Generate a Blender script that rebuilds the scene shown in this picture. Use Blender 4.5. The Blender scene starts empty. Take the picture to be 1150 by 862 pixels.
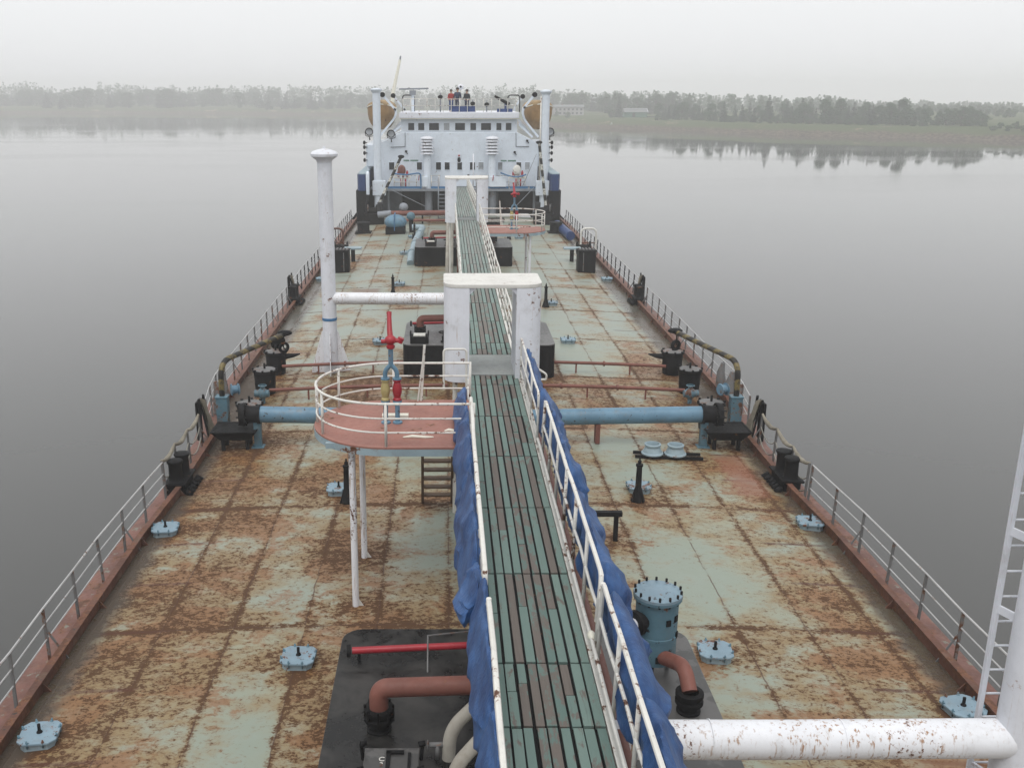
import bpy, bmesh, math, random
from mathutils import Vector, Matrix, noise
random.seed(7)
PI = math.pi
SC = bpy.context.scene
COL = SC.collection
R = math.radians

# ------------------------------------------------------------------ survey of the photograph
F, CX, CY, YH, HC, XC = 1118.0, 501.0, 431.0, 106.0, 9.42, -0.95
TH = math.atan((CY - YH) / F)
CT, ST = math.cos(TH), math.sin(TH)
def ray(x, y):
    u, v = (x - CX) / F, (y - CY) / F
    return (u, CT - v * ST, -ST - v * CT)
def at(x, y, z=0.0):            # point at height z
    r = ray(x, y); t = (z - HC) / r[2]
    return Vector((XC + r[0] * t, r[1] * t, z))
def camber(X): return 0.25 * (1 - (X / 7.8) ** 2)
def atY(x, y, Y):               # point at distance Y
    r = ray(x, y); t = Y / r[1]
    return Vector((XC + r[0] * t, Y, HC + r[2] * t))
def dk(X, Y, dz=0.0): return Vector((X, Y, camber(X) + dz))

# ------------------------------------------------------------------ mesh builder
ORG = {}
class MB:
    def __init__(s): s.v = []; s.f = []; s.sm = []
    def add(s, vs, fs, smooth=False):
        o = len(s.v); s.v += [Vector(p) for p in vs]
        for f in fs: s.f.append(tuple(i + o for i in f)); s.sm.append(smooth)
    def box(s, c, d, rot=None):
        c = Vector(c); hx, hy, hz = d[0] / 2, d[1] / 2, d[2] / 2
        vs = [Vector((x, y, z)) for x in (-hx, hx) for y in (-hy, hy) for z in (-hz, hz)]
        if rot: vs = [rot @ p for p in vs]
        s.add([c + p for p in vs], [(0, 1, 3, 2), (4, 6, 7, 5), (0, 4, 5, 1), (2, 3, 7, 6), (0, 2, 6, 4), (1, 5, 7, 3)])
        return s
    def beam(s, a, b, w, h, up=(0, 0, 1)):     # rectangular bar from a to b
        a, b = Vector(a), Vector(b); d = (b - a).normalized()
        x = d.cross(Vector(up))
        if x.length < 1e-4: x = d.cross(Vector((1, 0, 0)))
        x.normalize(); z = x.cross(d)
        vs = []
        for p in (a, b):
            for sx, sz in ((-1, -1), (1, -1), (1, 1), (-1, 1)): vs.append(p + x * sx * w / 2 + z * sz * h / 2)
        s.add(vs, [(3, 2, 1, 0), (4, 5, 6, 7), (0, 1, 5, 4), (1, 2, 6, 5), (2, 3, 7, 6), (3, 0, 4, 7)])
        return s
    def tube(s, pts, r, n=10, cap=True):
        pts = [Vector(p) for p in pts]; m = len(pts)
        rs = r if isinstance(r, (list, tuple)) else [r] * m
        tan = []
        for i in range(m):
            a = pts[max(i - 1, 0)]; b = pts[min(i + 1, m - 1)]
            if 0 < i < m - 1: t = (pts[i] - a).normalized() + (b - pts[i]).normalized()
            else: t = b - a
            if t.length < 1e-9: t = Vector((0, 0, 1))
            tan.append(t.normalized())
        ref = Vector((0, 0, 1)) if abs(tan[0].z) < .9 else Vector((1, 0, 0))
        nx = tan[0].cross(ref).normalized(); vs = []
        for i in range(m):
            nx = (nx - tan[i] * nx.dot(tan[i])).normalized(); ny = tan[i].cross(nx)
            k = 1.0
            if 0 < i < m - 1:
                c = tan[i].dot((pts[i + 1] - pts[i]).normalized()); k = 1 / max(c, .6)
            for j in range(n):
                a = 2 * PI * j / n
                vs.append(pts[i] + (nx * math.cos(a) + ny * math.sin(a)) * rs[i] * (k if k < 1.2 else 1.2))
        fs = [(i * n + j, i * n + (j + 1) % n, (i + 1) * n + (j + 1) % n, (i + 1) * n + j) for i in range(m - 1) for j in range(n)]
        o = len(s.v); s.add(vs, fs, n > 5)
        if cap:
            s.f.append(tuple(o + j for j in reversed(range(n)))); s.sm.append(False)
            s.f.append(tuple(o + (m - 1) * n + j for j in range(n))); s.sm.append(False)
        return s
    def cyl(s, a, b, r, n=14, r2=None): return s.tube([a, b], [r, r if r2 is None else r2], n)
    def lathe(s, prof, c, n=20, rot=None, sharp=False):    # prof: (radius, height); creases are kept by doubling rings
        c = Vector(c)
        for i in range(len(prof) - 1):
            (r0, z0), (r1, z1) = prof[i], prof[i + 1]
            vs = []
            for r_, z_ in ((r0, z0), (r1, z1)):
                for j in range(n):
                    a = 2 * PI * j / n; p = Vector((r_ * math.cos(a), r_ * math.sin(a), z_))
                    vs.append(c + (rot @ p if rot else p))
            if r0 < 1e-6: s.add([vs[0]] + vs[n:], [(0, 1 + (j + 1) % n, 1 + j)[::-1] for j in range(n)], True)
            elif r1 < 1e-6: s.add(vs[:n] + [vs[n]], [(j, (j + 1) % n, n) for j in range(n)], True)
            else: s.add(vs, [(j, (j + 1) % n, n + (j + 1) % n, n + j) for j in range(n)], True)
        return s
    def prism(s, poly, z0, z1, rot=None, c=(0, 0, 0)):
        n = len(poly); c = Vector(c)
        vs = [Vector((x, y, z0)) for x, y in poly] + [Vector((x, y, z1)) for x, y in poly]
        vs = [c + (rot @ p if rot else p) for p in vs]
        s.add(vs, [tuple(reversed(range(n))), tuple(range(n, 2 * n))] + [(i, (i + 1) % n, n + (i + 1) % n, n + i) for i in range(n)])
        return s
    def ell(s, c, r, nu=14, nv=9, rot=None, fn=None):
        c = Vector(c); vs = []; fs = []
        for i in range(nv + 1):
            t = PI * i / nv
            for j in range(nu):
                a = 2 * PI * j / nu
                p = Vector((math.sin(t) * math.cos(a), math.sin(t) * math.sin(a), math.cos(t)))
                if fn: p = fn(p)
                p = Vector((p.x * r[0], p.y * r[1], p.z * r[2])); vs.append(c + (rot @ p if rot else p))
        for i in range(nv):
            for j in range(nu):
                fs.append((i * nu + j, (i + 1) * nu + j, (i + 1) * nu + (j + 1) % nu, i * nu + (j + 1) % nu))
        s.add(vs, fs, True); return s
    def build(s, name, mat, parent=None, bevel=0, label=None):
        me = bpy.data.meshes.new(name)
        org = ORG.get(parent.name, Vector((0, 0, 0))) if parent else Vector((0, 0, 0))
        me.from_pydata([p - org for p in s.v], [], s.f)
        me.polygons.foreach_set('use_smooth', s.sm)
        me.validate(clean_customdata=False)
        bm = bmesh.new(); bm.from_mesh(me)
        bmesh.ops.remove_doubles(bm, verts=bm.verts, dist=1e-5)
        bmesh.ops.recalc_face_normals(bm, faces=bm.faces)
        if bevel:
            ed = [e for e in bm.edges if len(e.link_faces) == 2 and e.calc_face_angle(0) > R(40)]
            if ed: bmesh.ops.bevel(bm, geom=ed, offset=bevel, segments=2, affect='EDGES', profile=.6, clamp_overlap=True)
        for e in bm.edges:
            if len(e.link_faces) == 2 and e.calc_face_angle(0) > R(38): e.smooth = False
        bm.to_mesh(me); bm.free()
        if mat: me.materials.append(mat)
        o = bpy.data.objects.new(name, me); COL.objects.link(o)
        if parent:
            o.parent = parent; ORG[o.name] = org
        else: ORG[o.name] = Vector((0, 0, 0))
        if label: o['label'] = label
        return o

def fillet(pts, r, n=6):
    pts = [Vector(p) for p in pts]; out = [pts[0]]
    for i in range(1, len(pts) - 1):
        a, p, b = pts[i - 1], pts[i], pts[i + 1]
        u = (a - p); v = (b - p); k = min(r, u.length * .49, v.length * .49)
        u.normalize(); v.normalize(); s_, e_ = p + u * k, p + v * k
        for j in range(n + 1):
            t = j / n; out.append(s_ * (1 - t) ** 2 + p * 2 * t * (1 - t) + e_ * t * t)
    out.append(pts[-1]); return out

def tag(o, label, cat, group=None, kind=None):
    if label: o['label'] = label
    if cat: o['category'] = cat
    if group: o['group'] = group
    if kind: o['kind'] = kind
    return o
def thing(name, label, cat, loc=(0, 0, 0), group=None):
    o = bpy.data.objects.new(name, None); COL.objects.link(o)
    o.location = loc; o.empty_display_size = .2; ORG[o.name] = Vector(loc)
    return tag(o, label, cat, group)
def copy_tree(o, loc=None, rz=None, label=None, parent=None, scale=None):
    c = o.copy(); COL.objects.link(c)
    ORG[c.name] = ORG.get(o.name, Vector((0, 0, 0)))
    if parent: c.parent = parent
    if loc is not None: c.location = loc; ORG[c.name] = Vector(loc)
    if rz is not None: c.rotation_euler = (0, 0, rz)
    if scale is not None: c.scale = scale if hasattr(scale, '__len__') else (scale,) * 3
    if label: c['label'] = label
    for ch in list(o.children): copy_tree(ch, parent=c)
    return c
def rotX(a): return Matrix.Rotation(a, 3, 'X')
def rotY(a): return Matrix.Rotation(a, 3, 'Y')
def rotZ(a): return Matrix.Rotation(a, 3, 'Z')

# ------------------------------------------------------------------ materials
class NT:
    def __init__(s, name):
        m = bpy.data.materials.new(name); m.use_nodes = True; s.m = m; s.t = m.node_tree
        s.t.nodes.clear(); s.out = s.n('ShaderNodeOutputMaterial'); s.b = s.n('ShaderNodeBsdfPrincipled')
        s.l(s.b.outputs[0], s.out.inputs[0])
    def n(s, k, **kw):
        n = s.t.nodes.new(k)
        for a, b in kw.items(): setattr(n, a, b)
        return n
    def l(s, a, b): s.t.links.new(a, b)
    def put(s, sock, v):
        if hasattr(v, 'links') or isinstance(v, bpy.types.NodeSocket): s.l(v, sock)
        else: sock.default_value = v
    def math(s, op, a, b=None, c=None, clamp=False):
        n = s.n('ShaderNodeMath', operation=op, use_clamp=clamp)
        s.put(n.inputs[0], a)
        if b is not None: s.put(n.inputs[1], b)
        if c is not None: s.put(n.inputs[2], c)
        return n.outputs[0]
    def mix(s, f, a, b, mode='MIX'):
        n = s.n('ShaderNodeMix', data_type='RGBA', blend_type=mode); n.clamp_factor = True
        s.put(n.inputs[0], f)
        for k, v in ((6, a), (7, b)):
            if isinstance(v, tuple) and len(v) == 3: v = v + (1,)
            s.put(n.inputs[k], v)
        return n.outputs[2]
    def ramp(s, v, lo, hi, a=0.0, b=1.0, smooth=True):
        n = s.n('ShaderNodeMapRange'); n.interpolation_type = 'SMOOTHSTEP' if smooth else 'LINEAR'; n.clamp = True
        s.put(n.inputs['Value'], v); s.put(n.inputs['From Min'], lo); s.put(n.inputs['From Max'], hi)
        s.put(n.inputs['To Min'], a); s.put(n.inputs['To Max'], b); return n.outputs[0]
    def noise(s, vec, scale, detail=5, rough=.6, dist=0.0):
        n = s.n('ShaderNodeTexNoise'); s.l(vec, n.inputs['Vector'])
        n.inputs['Scale'].default_value = scale; n.inputs['Detail'].default_value = detail
        n.inputs['Roughness'].default_value = rough; n.inputs['Distortion'].default_value = dist
        return n.outputs['Fac']
    def coords(s, rnd=True):
        tc = s.n('ShaderNodeTexCoord').outputs['Object']
        if not rnd: return tc
        oi = s.n('ShaderNodeObjectInfo').outputs['Random']
        c = s.n('ShaderNodeVectorMath', operation='ADD'); s.l(tc, c.inputs[0])
        k = s.n('ShaderNodeCombineXYZ'); q = s.math('MULTIPLY', oi, 61.0)
        s.l(q, k.inputs[0]); s.l(q, k.inputs[1]); s.l(q, k.inputs[2]); s.l(k.outputs[0], c.inputs[1])
        return c.outputs[0]
    def stretch(s, vec, sc):
        n = s.n('ShaderNodeVectorMath', operation='MULTIPLY'); s.l(vec, n.inputs[0]); n.inputs[1].default_value = sc
        return n.outputs[0]
    def bump(s, h, strength=.3, dist=.01):
        n = s.n('ShaderNodeBump'); n.inputs['Strength'].default_value = strength; n.inputs['Distance'].default_value = dist
        s.l(h, n.inputs['Height']); s.l(n.outputs[0], s.b.inputs['Normal'])
    def fin(s, col, rough=.5, metal=0.0, spec=.5):
        if isinstance(col, tuple): col = col + (1,) if len(col) == 3 else col
        s.put(s.b.inputs['Base Color'], col); s.put(s.b.inputs['Roughness'], rough)
        s.put(s.b.inputs['Metallic'], metal); s.b.inputs['Specular IOR Level'].default_value = spec
        return s.m

RUST, RUST2, STAIN = (.085, .032, .014), (.24, .095, .032), (.40, .24, .10)
def painted(name, col, rust=.0, chip=0.0, chipcol=(.03, .025, .022), streak=0.0, var=.18, rough=.5, sc=5.0, dirt=0.0, spec=.4):
    m = NT(name); v = m.coords()
    lo = m.noise(v, 1.7, 4, .6)
    hi = m.noise(v, 14.0, 4, .6)
    d = tuple(c * (1 - var) for c in col); b = tuple(min(c * (1 + var * .6), .95) for c in col)
    c = m.mix(m.ramp(lo, .3, .7), d, b)
    c = m.mix(m.ramp(hi, .45, .8, 0, .22), c, tuple(q * .75 for q in col))
    if dirt: c = m.mix(m.ramp(m.noise(v, 3.1, 6, .7), .5, .75, 0, dirt), c, (.16, .13, .09))
    h = None
    if streak:
        sv = m.stretch(v, (24, 24, 1.1)); q = m.noise(sv, 1.0, 4, .6)
        g = m.noise(v, 1.3, 2, .5)
        s0 = .54 if streak > .8 else .60
        k = m.math('MULTIPLY', m.ramp(q, s0, s0 + .13), m.ramp(g, .40, .58))
        c = m.mix(m.math('MULTIPLY', k, streak), c, (.27, .13, .045))
    if chip:
        q = m.noise(v, sc * 1.6, 6, .62); k = m.ramp(q, .70 - chip * .3, .72 - chip * .3)
        c = m.mix(k, c, chipcol)
    if rust:
        q = m.noise(v, sc, 7, .68); g = m.noise(v, .9, 3, .5)
        t = m.math('ADD', q, m.math('MULTIPLY', m.math('SUBTRACT', g, .5), .62))
        c = m.mix(m.ramp(t, .69 - rust * .35, .76 - rust * .35, 0, .6), c, RUST2)
        k = m.ramp(t, .73 - rust * .35, .77 - rust * .35)
        c = m.mix(k, c, RUST); h = k
    rr = m.ramp(hi, .3, .8, rough - .08, rough + .15)
    bb = m.noise(v, 9.0, 5, .6)
    m.bump(bb if h is None else m.math('SUBTRACT', bb, m.math('MULTIPLY', h, .8)), .25, .006)
    return m.fin(c, rr, 0.0, spec)

M = {}
M['white'] = painted('white_paint', (.65, .67, .72), rust=.13, streak=.55, var=.05, rough=.42, dirt=.25)
M['white_rusty'] = painted('rusty_white_paint', (.68, .69, .72), rust=.235, streak=.9, var=.05, rough=.42, sc=17, dirt=.25)
M['white_house'] = painted('house_white_paint', (.64, .70, .77), rust=.03, streak=.25, var=.05, rough=.5, dirt=.15)
M['cream'] = painted('cream_paint', (.72, .70, .60), rust=.08, var=.05, rough=.5)
M['cream_top'] = painted('cream_white_roof_paint', (.60, .59, .56), rust=.16, streak=.0, var=.07, rough=.6, dirt=.45)
M['rail_white'] = painted('rail_white_paint', (.62, .61, .57), rust=.30, var=.08, rough=.45, sc=7, dirt=.3)
M['rail_grey'] = painted('weathered_rail_metal', (.13, .13, .13), rust=.38, var=.25, rough=.6, sc=9)
M['wire'] = painted('rail_wire_metal', (.40, .40, .40), rust=.15, var=.15, rough=.5, sc=9)
M['black'] = painted('black_paint', (.011, .011, .012), rust=.03, var=.4, rough=.55, dirt=.03, spec=.07)
M['black_top'] = None
M['blue'] = painted('light_blue_paint', (.105, .205, .29), rust=.10, chip=.22, var=.18, rough=.45, sc=5, dirt=.45)
M['blue_rust'] = painted('rusty_light_blue_paint', (.078, .158, .205), rust=.28, chip=.26, var=.15, rough=.5, sc=5, dirt=.3)
M['hatch_blue'] = painted('pale_blue_hatch_paint', (.19, .275, .335), rust=.32, chip=.20, var=.12, rough=.5, sc=7, dirt=.3)
M['grey_blue'] = painted('grey_blue_paint', (.26, .34, .38), rust=.16, var=.12, rough=.5, dirt=.3)
M['navy'] = painted('navy_paint', (.020, .045, .14), rust=.05, var=.15, rough=.45)
M['redpaint'] = painted('red_paint', (.30, .016, .026), rust=.06, chip=.04, var=.15, rough=.4)
M['yellow'] = painted('yellow_paint', (.36, .30, .13), rust=.12, chip=.12, var=.15, rough=.5)
M['brownpipe'] = painted('red_brown_primer', (.17, .062, .046), rust=.12, var=.22, rough=.6)
M['kerbpaint'] = painted('red_brown_kerb_paint', (.112, .045, .028), rust=.45, chip=.16, var=.3, rough=.6, sc=3, dirt=.4)
M['gunwale'] = painted('gunwale_paint', (.150, .066, .050), rust=.36, chip=.30, chipcol=(.17, .17, .14), var=.3, rough=.6, sc=2.5, dirt=.35)
M['platform'] = painted('faded_red_platform_paint', (.285, .128, .100), rust=.10, chip=.05, chipcol=(.5, .48, .42), var=.14, rough=.6, sc=2.4, dirt=.2)
M['wood_dark'] = painted('dark_timber', (.10, .06, .035), var=.3, rough=.7)
M['glass'] = painted('dark_window_glass', (.018, .022, .025), var=.3, rough=.12, spec=.6)
M['glass_light'] = painted('curtained_window', (.30, .32, .34), var=.4, rough=.3)
M['lifeboat'] = painted('tan_lifeboat_paint', (.32, .19, .075), rust=.12, var=.2, rough=.55, sc=2)
M['boatcover'] = painted('tan_canvas', (.30, .21, .11), var=.3, rough=.85, sc=2)
M['lagging'] = painted('grey_pipe_lagging', (.33, .31, .27), chip=.10, chipcol=(.16, .14, .12), var=.2, rough=.75, sc=4, dirt=.4)
M['canvas'] = painted('grey_canvas', (.21, .19, .15), var=.4, rough=.9, sc=6, dirt=.4)
M['strip_blue'] = painted('blue_coaming_paint', (.045, .15, .30), var=.2, rough=.5)
M['green_letters'] = painted('green_lettering', (.05, .16, .10), var=.1, rough=.5)
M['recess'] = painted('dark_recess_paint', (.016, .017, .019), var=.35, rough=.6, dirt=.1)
M['recess_grey'] = painted('dull_grey_paint', (.22, .24, .27), rust=.08, var=.12, rough=.6, dirt=.3)
M['steel_plate'] = painted('worn_steel_plate', (.28, .30, .29), rust=.05, var=.1, rough=.5, dirt=.25)
M['skin'] = painted('skin', (.45, .27, .19), var=.05, rough=.5)
M['hair'] = painted('dark_hair', (.02, .016, .013), var=.3, rough=.6)
M['cloth_red'] = painted('red_cloth', (.30, .03, .03), var=.2, rough=.85)
M['cloth_navy'] = painted('navy_cloth', (.025, .035, .075), var=.2, rough=.85)
M['cloth_black'] = painted('black_cloth', (.02, .022, .026), var=.2, rough=.85)
M['denim'] = painted('blue_denim', (.03, .06, .18), var=.2, rough=.85)
M['bark'] = painted('tree_bark', (.09, .075, .06), var=.3, rough=.9)
M['housewall'] = painted('pale_house_render', (.33, .32, .31), var=.06, rough=.8)
M['houseroof'] = painted('dark_sheet_roof', (.14, .15, .15), var=.12, rough=.6)
M['ropegrey'] = painted('old_rope', (.24, .23, .20), var=.3, rough=.9)

# deck steel: pale green paint, rusty seams, speckled wear
def deck_mat():
    m = NT('rusty_deck_paint'); v = m.coords(False)
    sp = m.n('ShaderNodeSeparateXYZ'); m.l(v, sp.inputs[0]); X, Y = sp.outputs[0], sp.outputs[1]
    ax = m.math('ABSOLUTE', X)
    warp = m.math('MULTIPLY', m.math('SUBTRACT', m.noise(v, 2.2, 3, .6), .5), .10)
    sx = m.math('ADD', m.math('SUBTRACT', X, .4), warp)
    sy = m.math('ADD', m.math('SUBTRACT', Y, 5.01), warp)
    dx = m.math('PINGPONG', sx, .65)              # distance to the seams along the ship, every 1.3 m
    dy = m.math('PINGPONG', sy, 2.76)             # and across it, every 5.52 m
    ix = m.math('FLOOR', m.math('DIVIDE', m.math('ADD', sx, 39.0), 1.3)); iy = m.math('FLOOR', m.math('DIVIDE', sy, 5.52))
    cell = m.n('ShaderNodeCombineXYZ'); m.l(ix, cell.inputs[0]); m.l(iy, cell.inputs[1])
    wn = m.n('ShaderNodeTexWhiteNoise', noise_dimensions='2D'); m.l(cell.outputs[0], wn.inputs['Vector']); pan = wn.outputs['Value']
    near = m.ramp(Y, 14.0, 46.0, 1.0, 0.0)        # the fore part of the deck is worn hardest
    side = m.ramp(ax, 4.6, 7.6)
    big = m.noise(v, .42, 4, .55)
    mid = m.noise(m.stretch(v, (1.0, 1.5, 1)), 1.5, 5, .62, .4)
    fine = m.noise(m.stretch(v, (1.0, 1.3, 1)), 7.5, 8, .72, .3)
    speck = m.noise(m.stretch(v, (1.0, 1.5, 1)), 19.0, 4, .65)
    # wear field
    w = m.math('MULTIPLY', m.math('SUBTRACT', big, .5), .95)
    w = m.math('ADD', w, m.math('MULTIPLY', near, .135))
    w = m.math('ADD', w, m.math('MULTIPLY', side, m.ramp(Y, 12., 60., .13, .07)))
    w = m.math('ADD', w, m.math('MULTIPLY', m.math('SUBTRACT', pan, .5), .19))
    w = m.math('ADD', w, m.math('MULTIPLY', m.ramp(X, -1.0, -6.5), m.math('MULTIPLY', near, .05)))
    at_ = m.n('ShaderNodeAttribute', attribute_name='fitting_rust_shade').outputs['Fac']
    w = m.math('ADD', w, m.math('MULTIPLY', at_, m.ramp(fine, .3, .7, .10, .42)))  # rust halos that double as painted contact shade at the fittings
    band = m.math('MULTIPLY', m.ramp(Y, 28.2, 29.0), m.ramp(Y, 32.6, 33.4, 1.0, 0.0))   # strip round the cargo lines
    w = m.math('ADD', w, m.math('MULTIPLY', band, .13))
    seamx = m.ramp(dx, .0, .13, 1.0, 0.0); seamy = m.ramp(dy, .0, .18, 1.0, 0.0)
    seam = m.math('MAXIMUM', m.math('MULTIPLY', seamx, .8), seamy)
    # paint
    col = m.mix(m.ramp(big, .35, .65), (.255, .300, .255), (.300, .292, .205))
    col = m.mix(m.ramp(mid, .38, .72, 0, .6), col, (.280, .33, .300))
    col = m.mix(m.ramp(pan, 0, 1, 0, .35), col, (.335, .355, .30))
    col = m.mix(m.ramp(Y, 26., 46., 0, .55), col, (.280, .322, .302))
    # tan stain
    st = m.math('ADD', mid, w)
    st = m.math('ADD', st, m.math('MULTIPLY', seam, .09))
    col = m.mix(m.ramp(st, .47, .80, 0, .80), col, (.250, .162, .058))
    # orange bloom
    orn = m.math('ADD', m.noise(m.stretch(v, (1, 1.3, 1)), .75, 5, .65, .5), m.math('MULTIPLY', w, .55))
    orn2 = m.math('ADD', orn, m.math('MULTIPLY', m.math('SUBTRACT', fine, .5), .35))
    col = m.mix(m.ramp(orn2, .59, .70, 0, .72), col, (.235, .096, .030))
    # dark rust speckle
    t = m.math('ADD', m.math('MULTIPLY', fine, .62), m.math('MULTIPLY', speck, .38))
    t = m.math('ADD', t, m.math('MULTIPLY', w, .38))
    t = m.math('ADD', t, m.math('MULTIPLY', m.math('SUBTRACT', mid, .5), .14))
    t = m.math('ADD', t, m.math('MULTIPLY', seam, m.ramp(m.noise(v, .8, 3, .6), .33, .63, .035, .15)))
    dark = m.ramp(t, .608, .655)
    col = m.mix(m.ramp(t, .535, .62, 0, .6), col, (.165, .080, .027))
    col = m.mix(m.math('MULTIPLY', dark, .92), col, m.mix(speck, (.036, .017, .009), (.112, .050, .017)))
    # the seams themselves
    dz = m.math('PINGPONG', sy, .92)              # short stiffener welds beside the waterway
    rib = m.math('MULTIPLY', m.ramp(dz, .02, .075, 1.0, 0.0), m.math('MULTIPLY', m.ramp(m.math('ADD', ax, m.math('MULTIPLY', warp, 4.)), 5.85, 6.1), m.ramp(ax, 7.15, 7.3, 1.0, 0.0)))
    col = m.mix(m.math('MULTIPLY', rib, m.ramp(fine, .36, .5, .3, .9)), col, (.085, .032, .016))
    line = m.math('MAXIMUM', m.ramp(dx, .004, .020, 1.0, 0.0), m.ramp(dy, .006, .026, 1.0, 0.0))
    brk = m.ramp(m.noise(v, 1.9, 4, .65), .34, .54)
    col = m.mix(m.math('MULTIPLY', m.math('MULTIPLY', line, brk), .85), col, (.075, .034, .018))
    def patch_(x0, x1, y0, y1, e=.18):
        n_ = m.math('MULTIPLY', m.math('SUBTRACT', fine, .5), .9)
        a = m.math('MULTIPLY', m.ramp(m.math('ADD', X, n_), x0 - e, x0 + e), m.ramp(m.math('ADD', X, n_), x1 - e, x1 + e, 1.0, 0.0))
        b = m.math('MULTIPLY', m.ramp(m.math('ADD', Y, n_), y0 - e, y0 + e), m.ramp(m.math('ADD', Y, n_), y1 - e, y1 + e, 1.0, 0.0))
        return m.math('MULTIPLY', a, b)
    # patches of bare red primer
    col = m.mix(m.math('MULTIPLY', patch_(6.2, 6.95, 22.4, 25.2), .75), col, (.24, .095, .055))
    col = m.mix(m.math('MULTIPLY', patch_(-5.6, -4.2, 46.6, 48.8), .75), col, (.17, .085, .05))
    col = m.mix(m.math('MULTIPLY', patch_(5.7, 7.0, 11.0, 13.2, .5), .6), col, (.22, .10, .045))
    # wet grime in the waterway beside the kerb
    gut = m.math('ADD', ax, m.math('MULTIPLY', m.math('SUBTRACT', mid, .5), .55))
    col = m.mix(m.ramp(gut, 6.95, 7.32, 0, .85), col, (.068, .056, .045))
    col = m.mix(1.0, col, (.87, .86, .83), 'MULTIPLY')
    rough = m.math('ADD', m.ramp(dark, 0, 1, .42, .85), m.ramp(gut, 6.95, 7.3, 0, -.15))
    h = m.math('ADD', m.math('MULTIPLY', dark, -.5), m.math('MULTIPLY', m.ramp(dx, 0, .03, 1, 0), .8))
    h = m.math('ADD', h, m.math('MULTIPLY', m.ramp(dy, 0, .03, 1, 0), .8))
    h = m.math('ADD', h, m.math('MULTIPLY', m.noise(v, .9, 2, .5), 3.0))
    m.bump(h, .5, .012)
    return m.fin(col, rough, 0, .35)
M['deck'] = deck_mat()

def trunk_mat():
    m = NT('worn_black_deck_coating'); v = m.coords()
    a = m.noise(v, 1.6, 6, .62, .4); b = m.noise(v, 9, 5, .65)
    c = m.mix(m.ramp(a, .40, .66), (.009, .009, .009), (.042, .040, .038))
    c = m.mix(m.ramp(b, .5, .72, 0, .5), c, (.028, .026, .025))
    sp = m.n('ShaderNodeSeparateXYZ'); m.l(v, sp.inputs[0])
    r = m.ramp(m.math('ADD', a, m.math('MULTIPLY', b, .3)), .5, .8, .22, .5)
    m.bump(b, .2, .004); return m.fin(c, r, 0, .2)
M['black_top'] = trunk_mat()
def trunk_mat2():
    m = NT('worn_grey_deck_coating'); v = m.coords()
    a = m.noise(v, 1.1, 5, .6, .2); b = m.noise(v, 11, 5, .65)
    c = m.mix(m.ramp(a, .49, .52), (.080, .078, .076), (.044, .043, .042))
    c = m.mix(m.ramp(b, .5, .75, 0, .35), c, (.09, .08, .075))
    m.bump(b, .2, .004); return m.fin(c, m.ramp(b, .3, .7, .28, .45), 0, .5)
M['grey_top'] = trunk_mat2()

def wood_mat():
    m = NT('worn_green_boards'); v = m.coords(False)
    g = m.n('ShaderNodeNewGeometry').outputs['Random Per Island']
    off = m.n('ShaderNodeVectorMath', operation='ADD'); m.l(v, off.inputs[0])
    k = m.n('ShaderNodeCombineXYZ'); m.l(m.math('MULTIPLY', g, 37.), k.inputs[0]); m.l(m.math('MULTIPLY', g, 53.), k.inputs[1]); m.l(k.outputs[0], off.inputs[1])
    w = off.outputs[0]
    grain = m.noise(m.stretch(w, (38, 1.6, 10)), 1.0, 5, .65)
    patch = m.noise(m.stretch(w, (2.2, 1.0, 3)), 2.3, 6, .68, .4)
    green = m.mix(m.math('ADD', m.math('MULTIPLY', g, .6), m.math('MULTIPLY', patch, .4)), (.062, .118, .104), (.165, .235, .208))
    brown = m.mix(grain, (.072, .057, .049), (.170, .140, .120))
    sel = m.math('ADD', m.math('MULTIPLY', patch, 1.15), m.math('MULTIPLY', m.math('FRACT', m.math('MULTIPLY', g, 7.31)), .34))
    sel = m.math('ADD', sel, m.math('MULTIPLY', m.math('SUBTRACT', grain, .5), .22))
    c = m.mix(m.ramp(sel, .70, .80), green, brown)
    c = m.mix(m.ramp(grain, .55, .8, 0, .55), c, (.035, .035, .03))
    sp = m.n('ShaderNodeSeparateXYZ'); m.l(v, sp.inputs[0])
    c = m.mix(m.ramp(sp.outputs[1], 8., 34., .05, .6), c, (.25, .285, .265))     # paler and greyer towards the stern
    m.bump(grain, .35, .006); return m.fin(c, .62, 0, .4)
M['boards'] = wood_mat()

def tarp_mat():
    m = NT('blue_tarpaulin'); v = m.coords()
    a = m.noise(v, 2.6, 5, .6); b = m.noise(m.stretch(v, (4, 9, 4)), 3.0, 4, .6, .6)
    c = m.mix(m.ramp(a, .3, .7), (.012, .042, .135), (.034, .098, .250))
    c = m.mix(m.ramp(b, .58, .8, 0, .45), c, (.10, .20, .36))
    m.bump(m.math('ADD', b, m.math('MULTIPLY', m.noise(m.stretch(v, (5, 2.2, 3)), 1.6, 4, .5, 1.6), 2.0)), .45, .02); return m.fin(c, .5, 0, .35)
M['tarp'] = tarp_mat()
def stripe_mat(name, c1, c2, per, axis):
    m = NT(name); v = m.coords(False); sp = m.n('ShaderNodeSeparateXYZ'); m.l(v, sp.inputs[0])
    a = m.math('ADD', sp.outputs[1], sp.outputs[2]) if axis == 'yz' else sp.outputs[2]
    q = m.math('FRACT', m.math('DIVIDE', a, per)); n = m.noise(v, 8, 5, .65)
    c = m.mix(m.math('GREATER_THAN', q, .5), c1, c2)
    c = m.mix(m.ramp(n, .50, .56, 0, .85), c, (.03, .024, .016))
    return m.fin(c, .5, 0, .4)
M['stripe_yellow'] = stripe_mat('yellow_black_stripes', (.15, .115, .04), (.010, .010, .010), .62, 'yz')
M['stripe_white'] = stripe_mat('white_black_stripes', (.55, .55, .5), (.016, .016, .016), .9, 'z')

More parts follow.
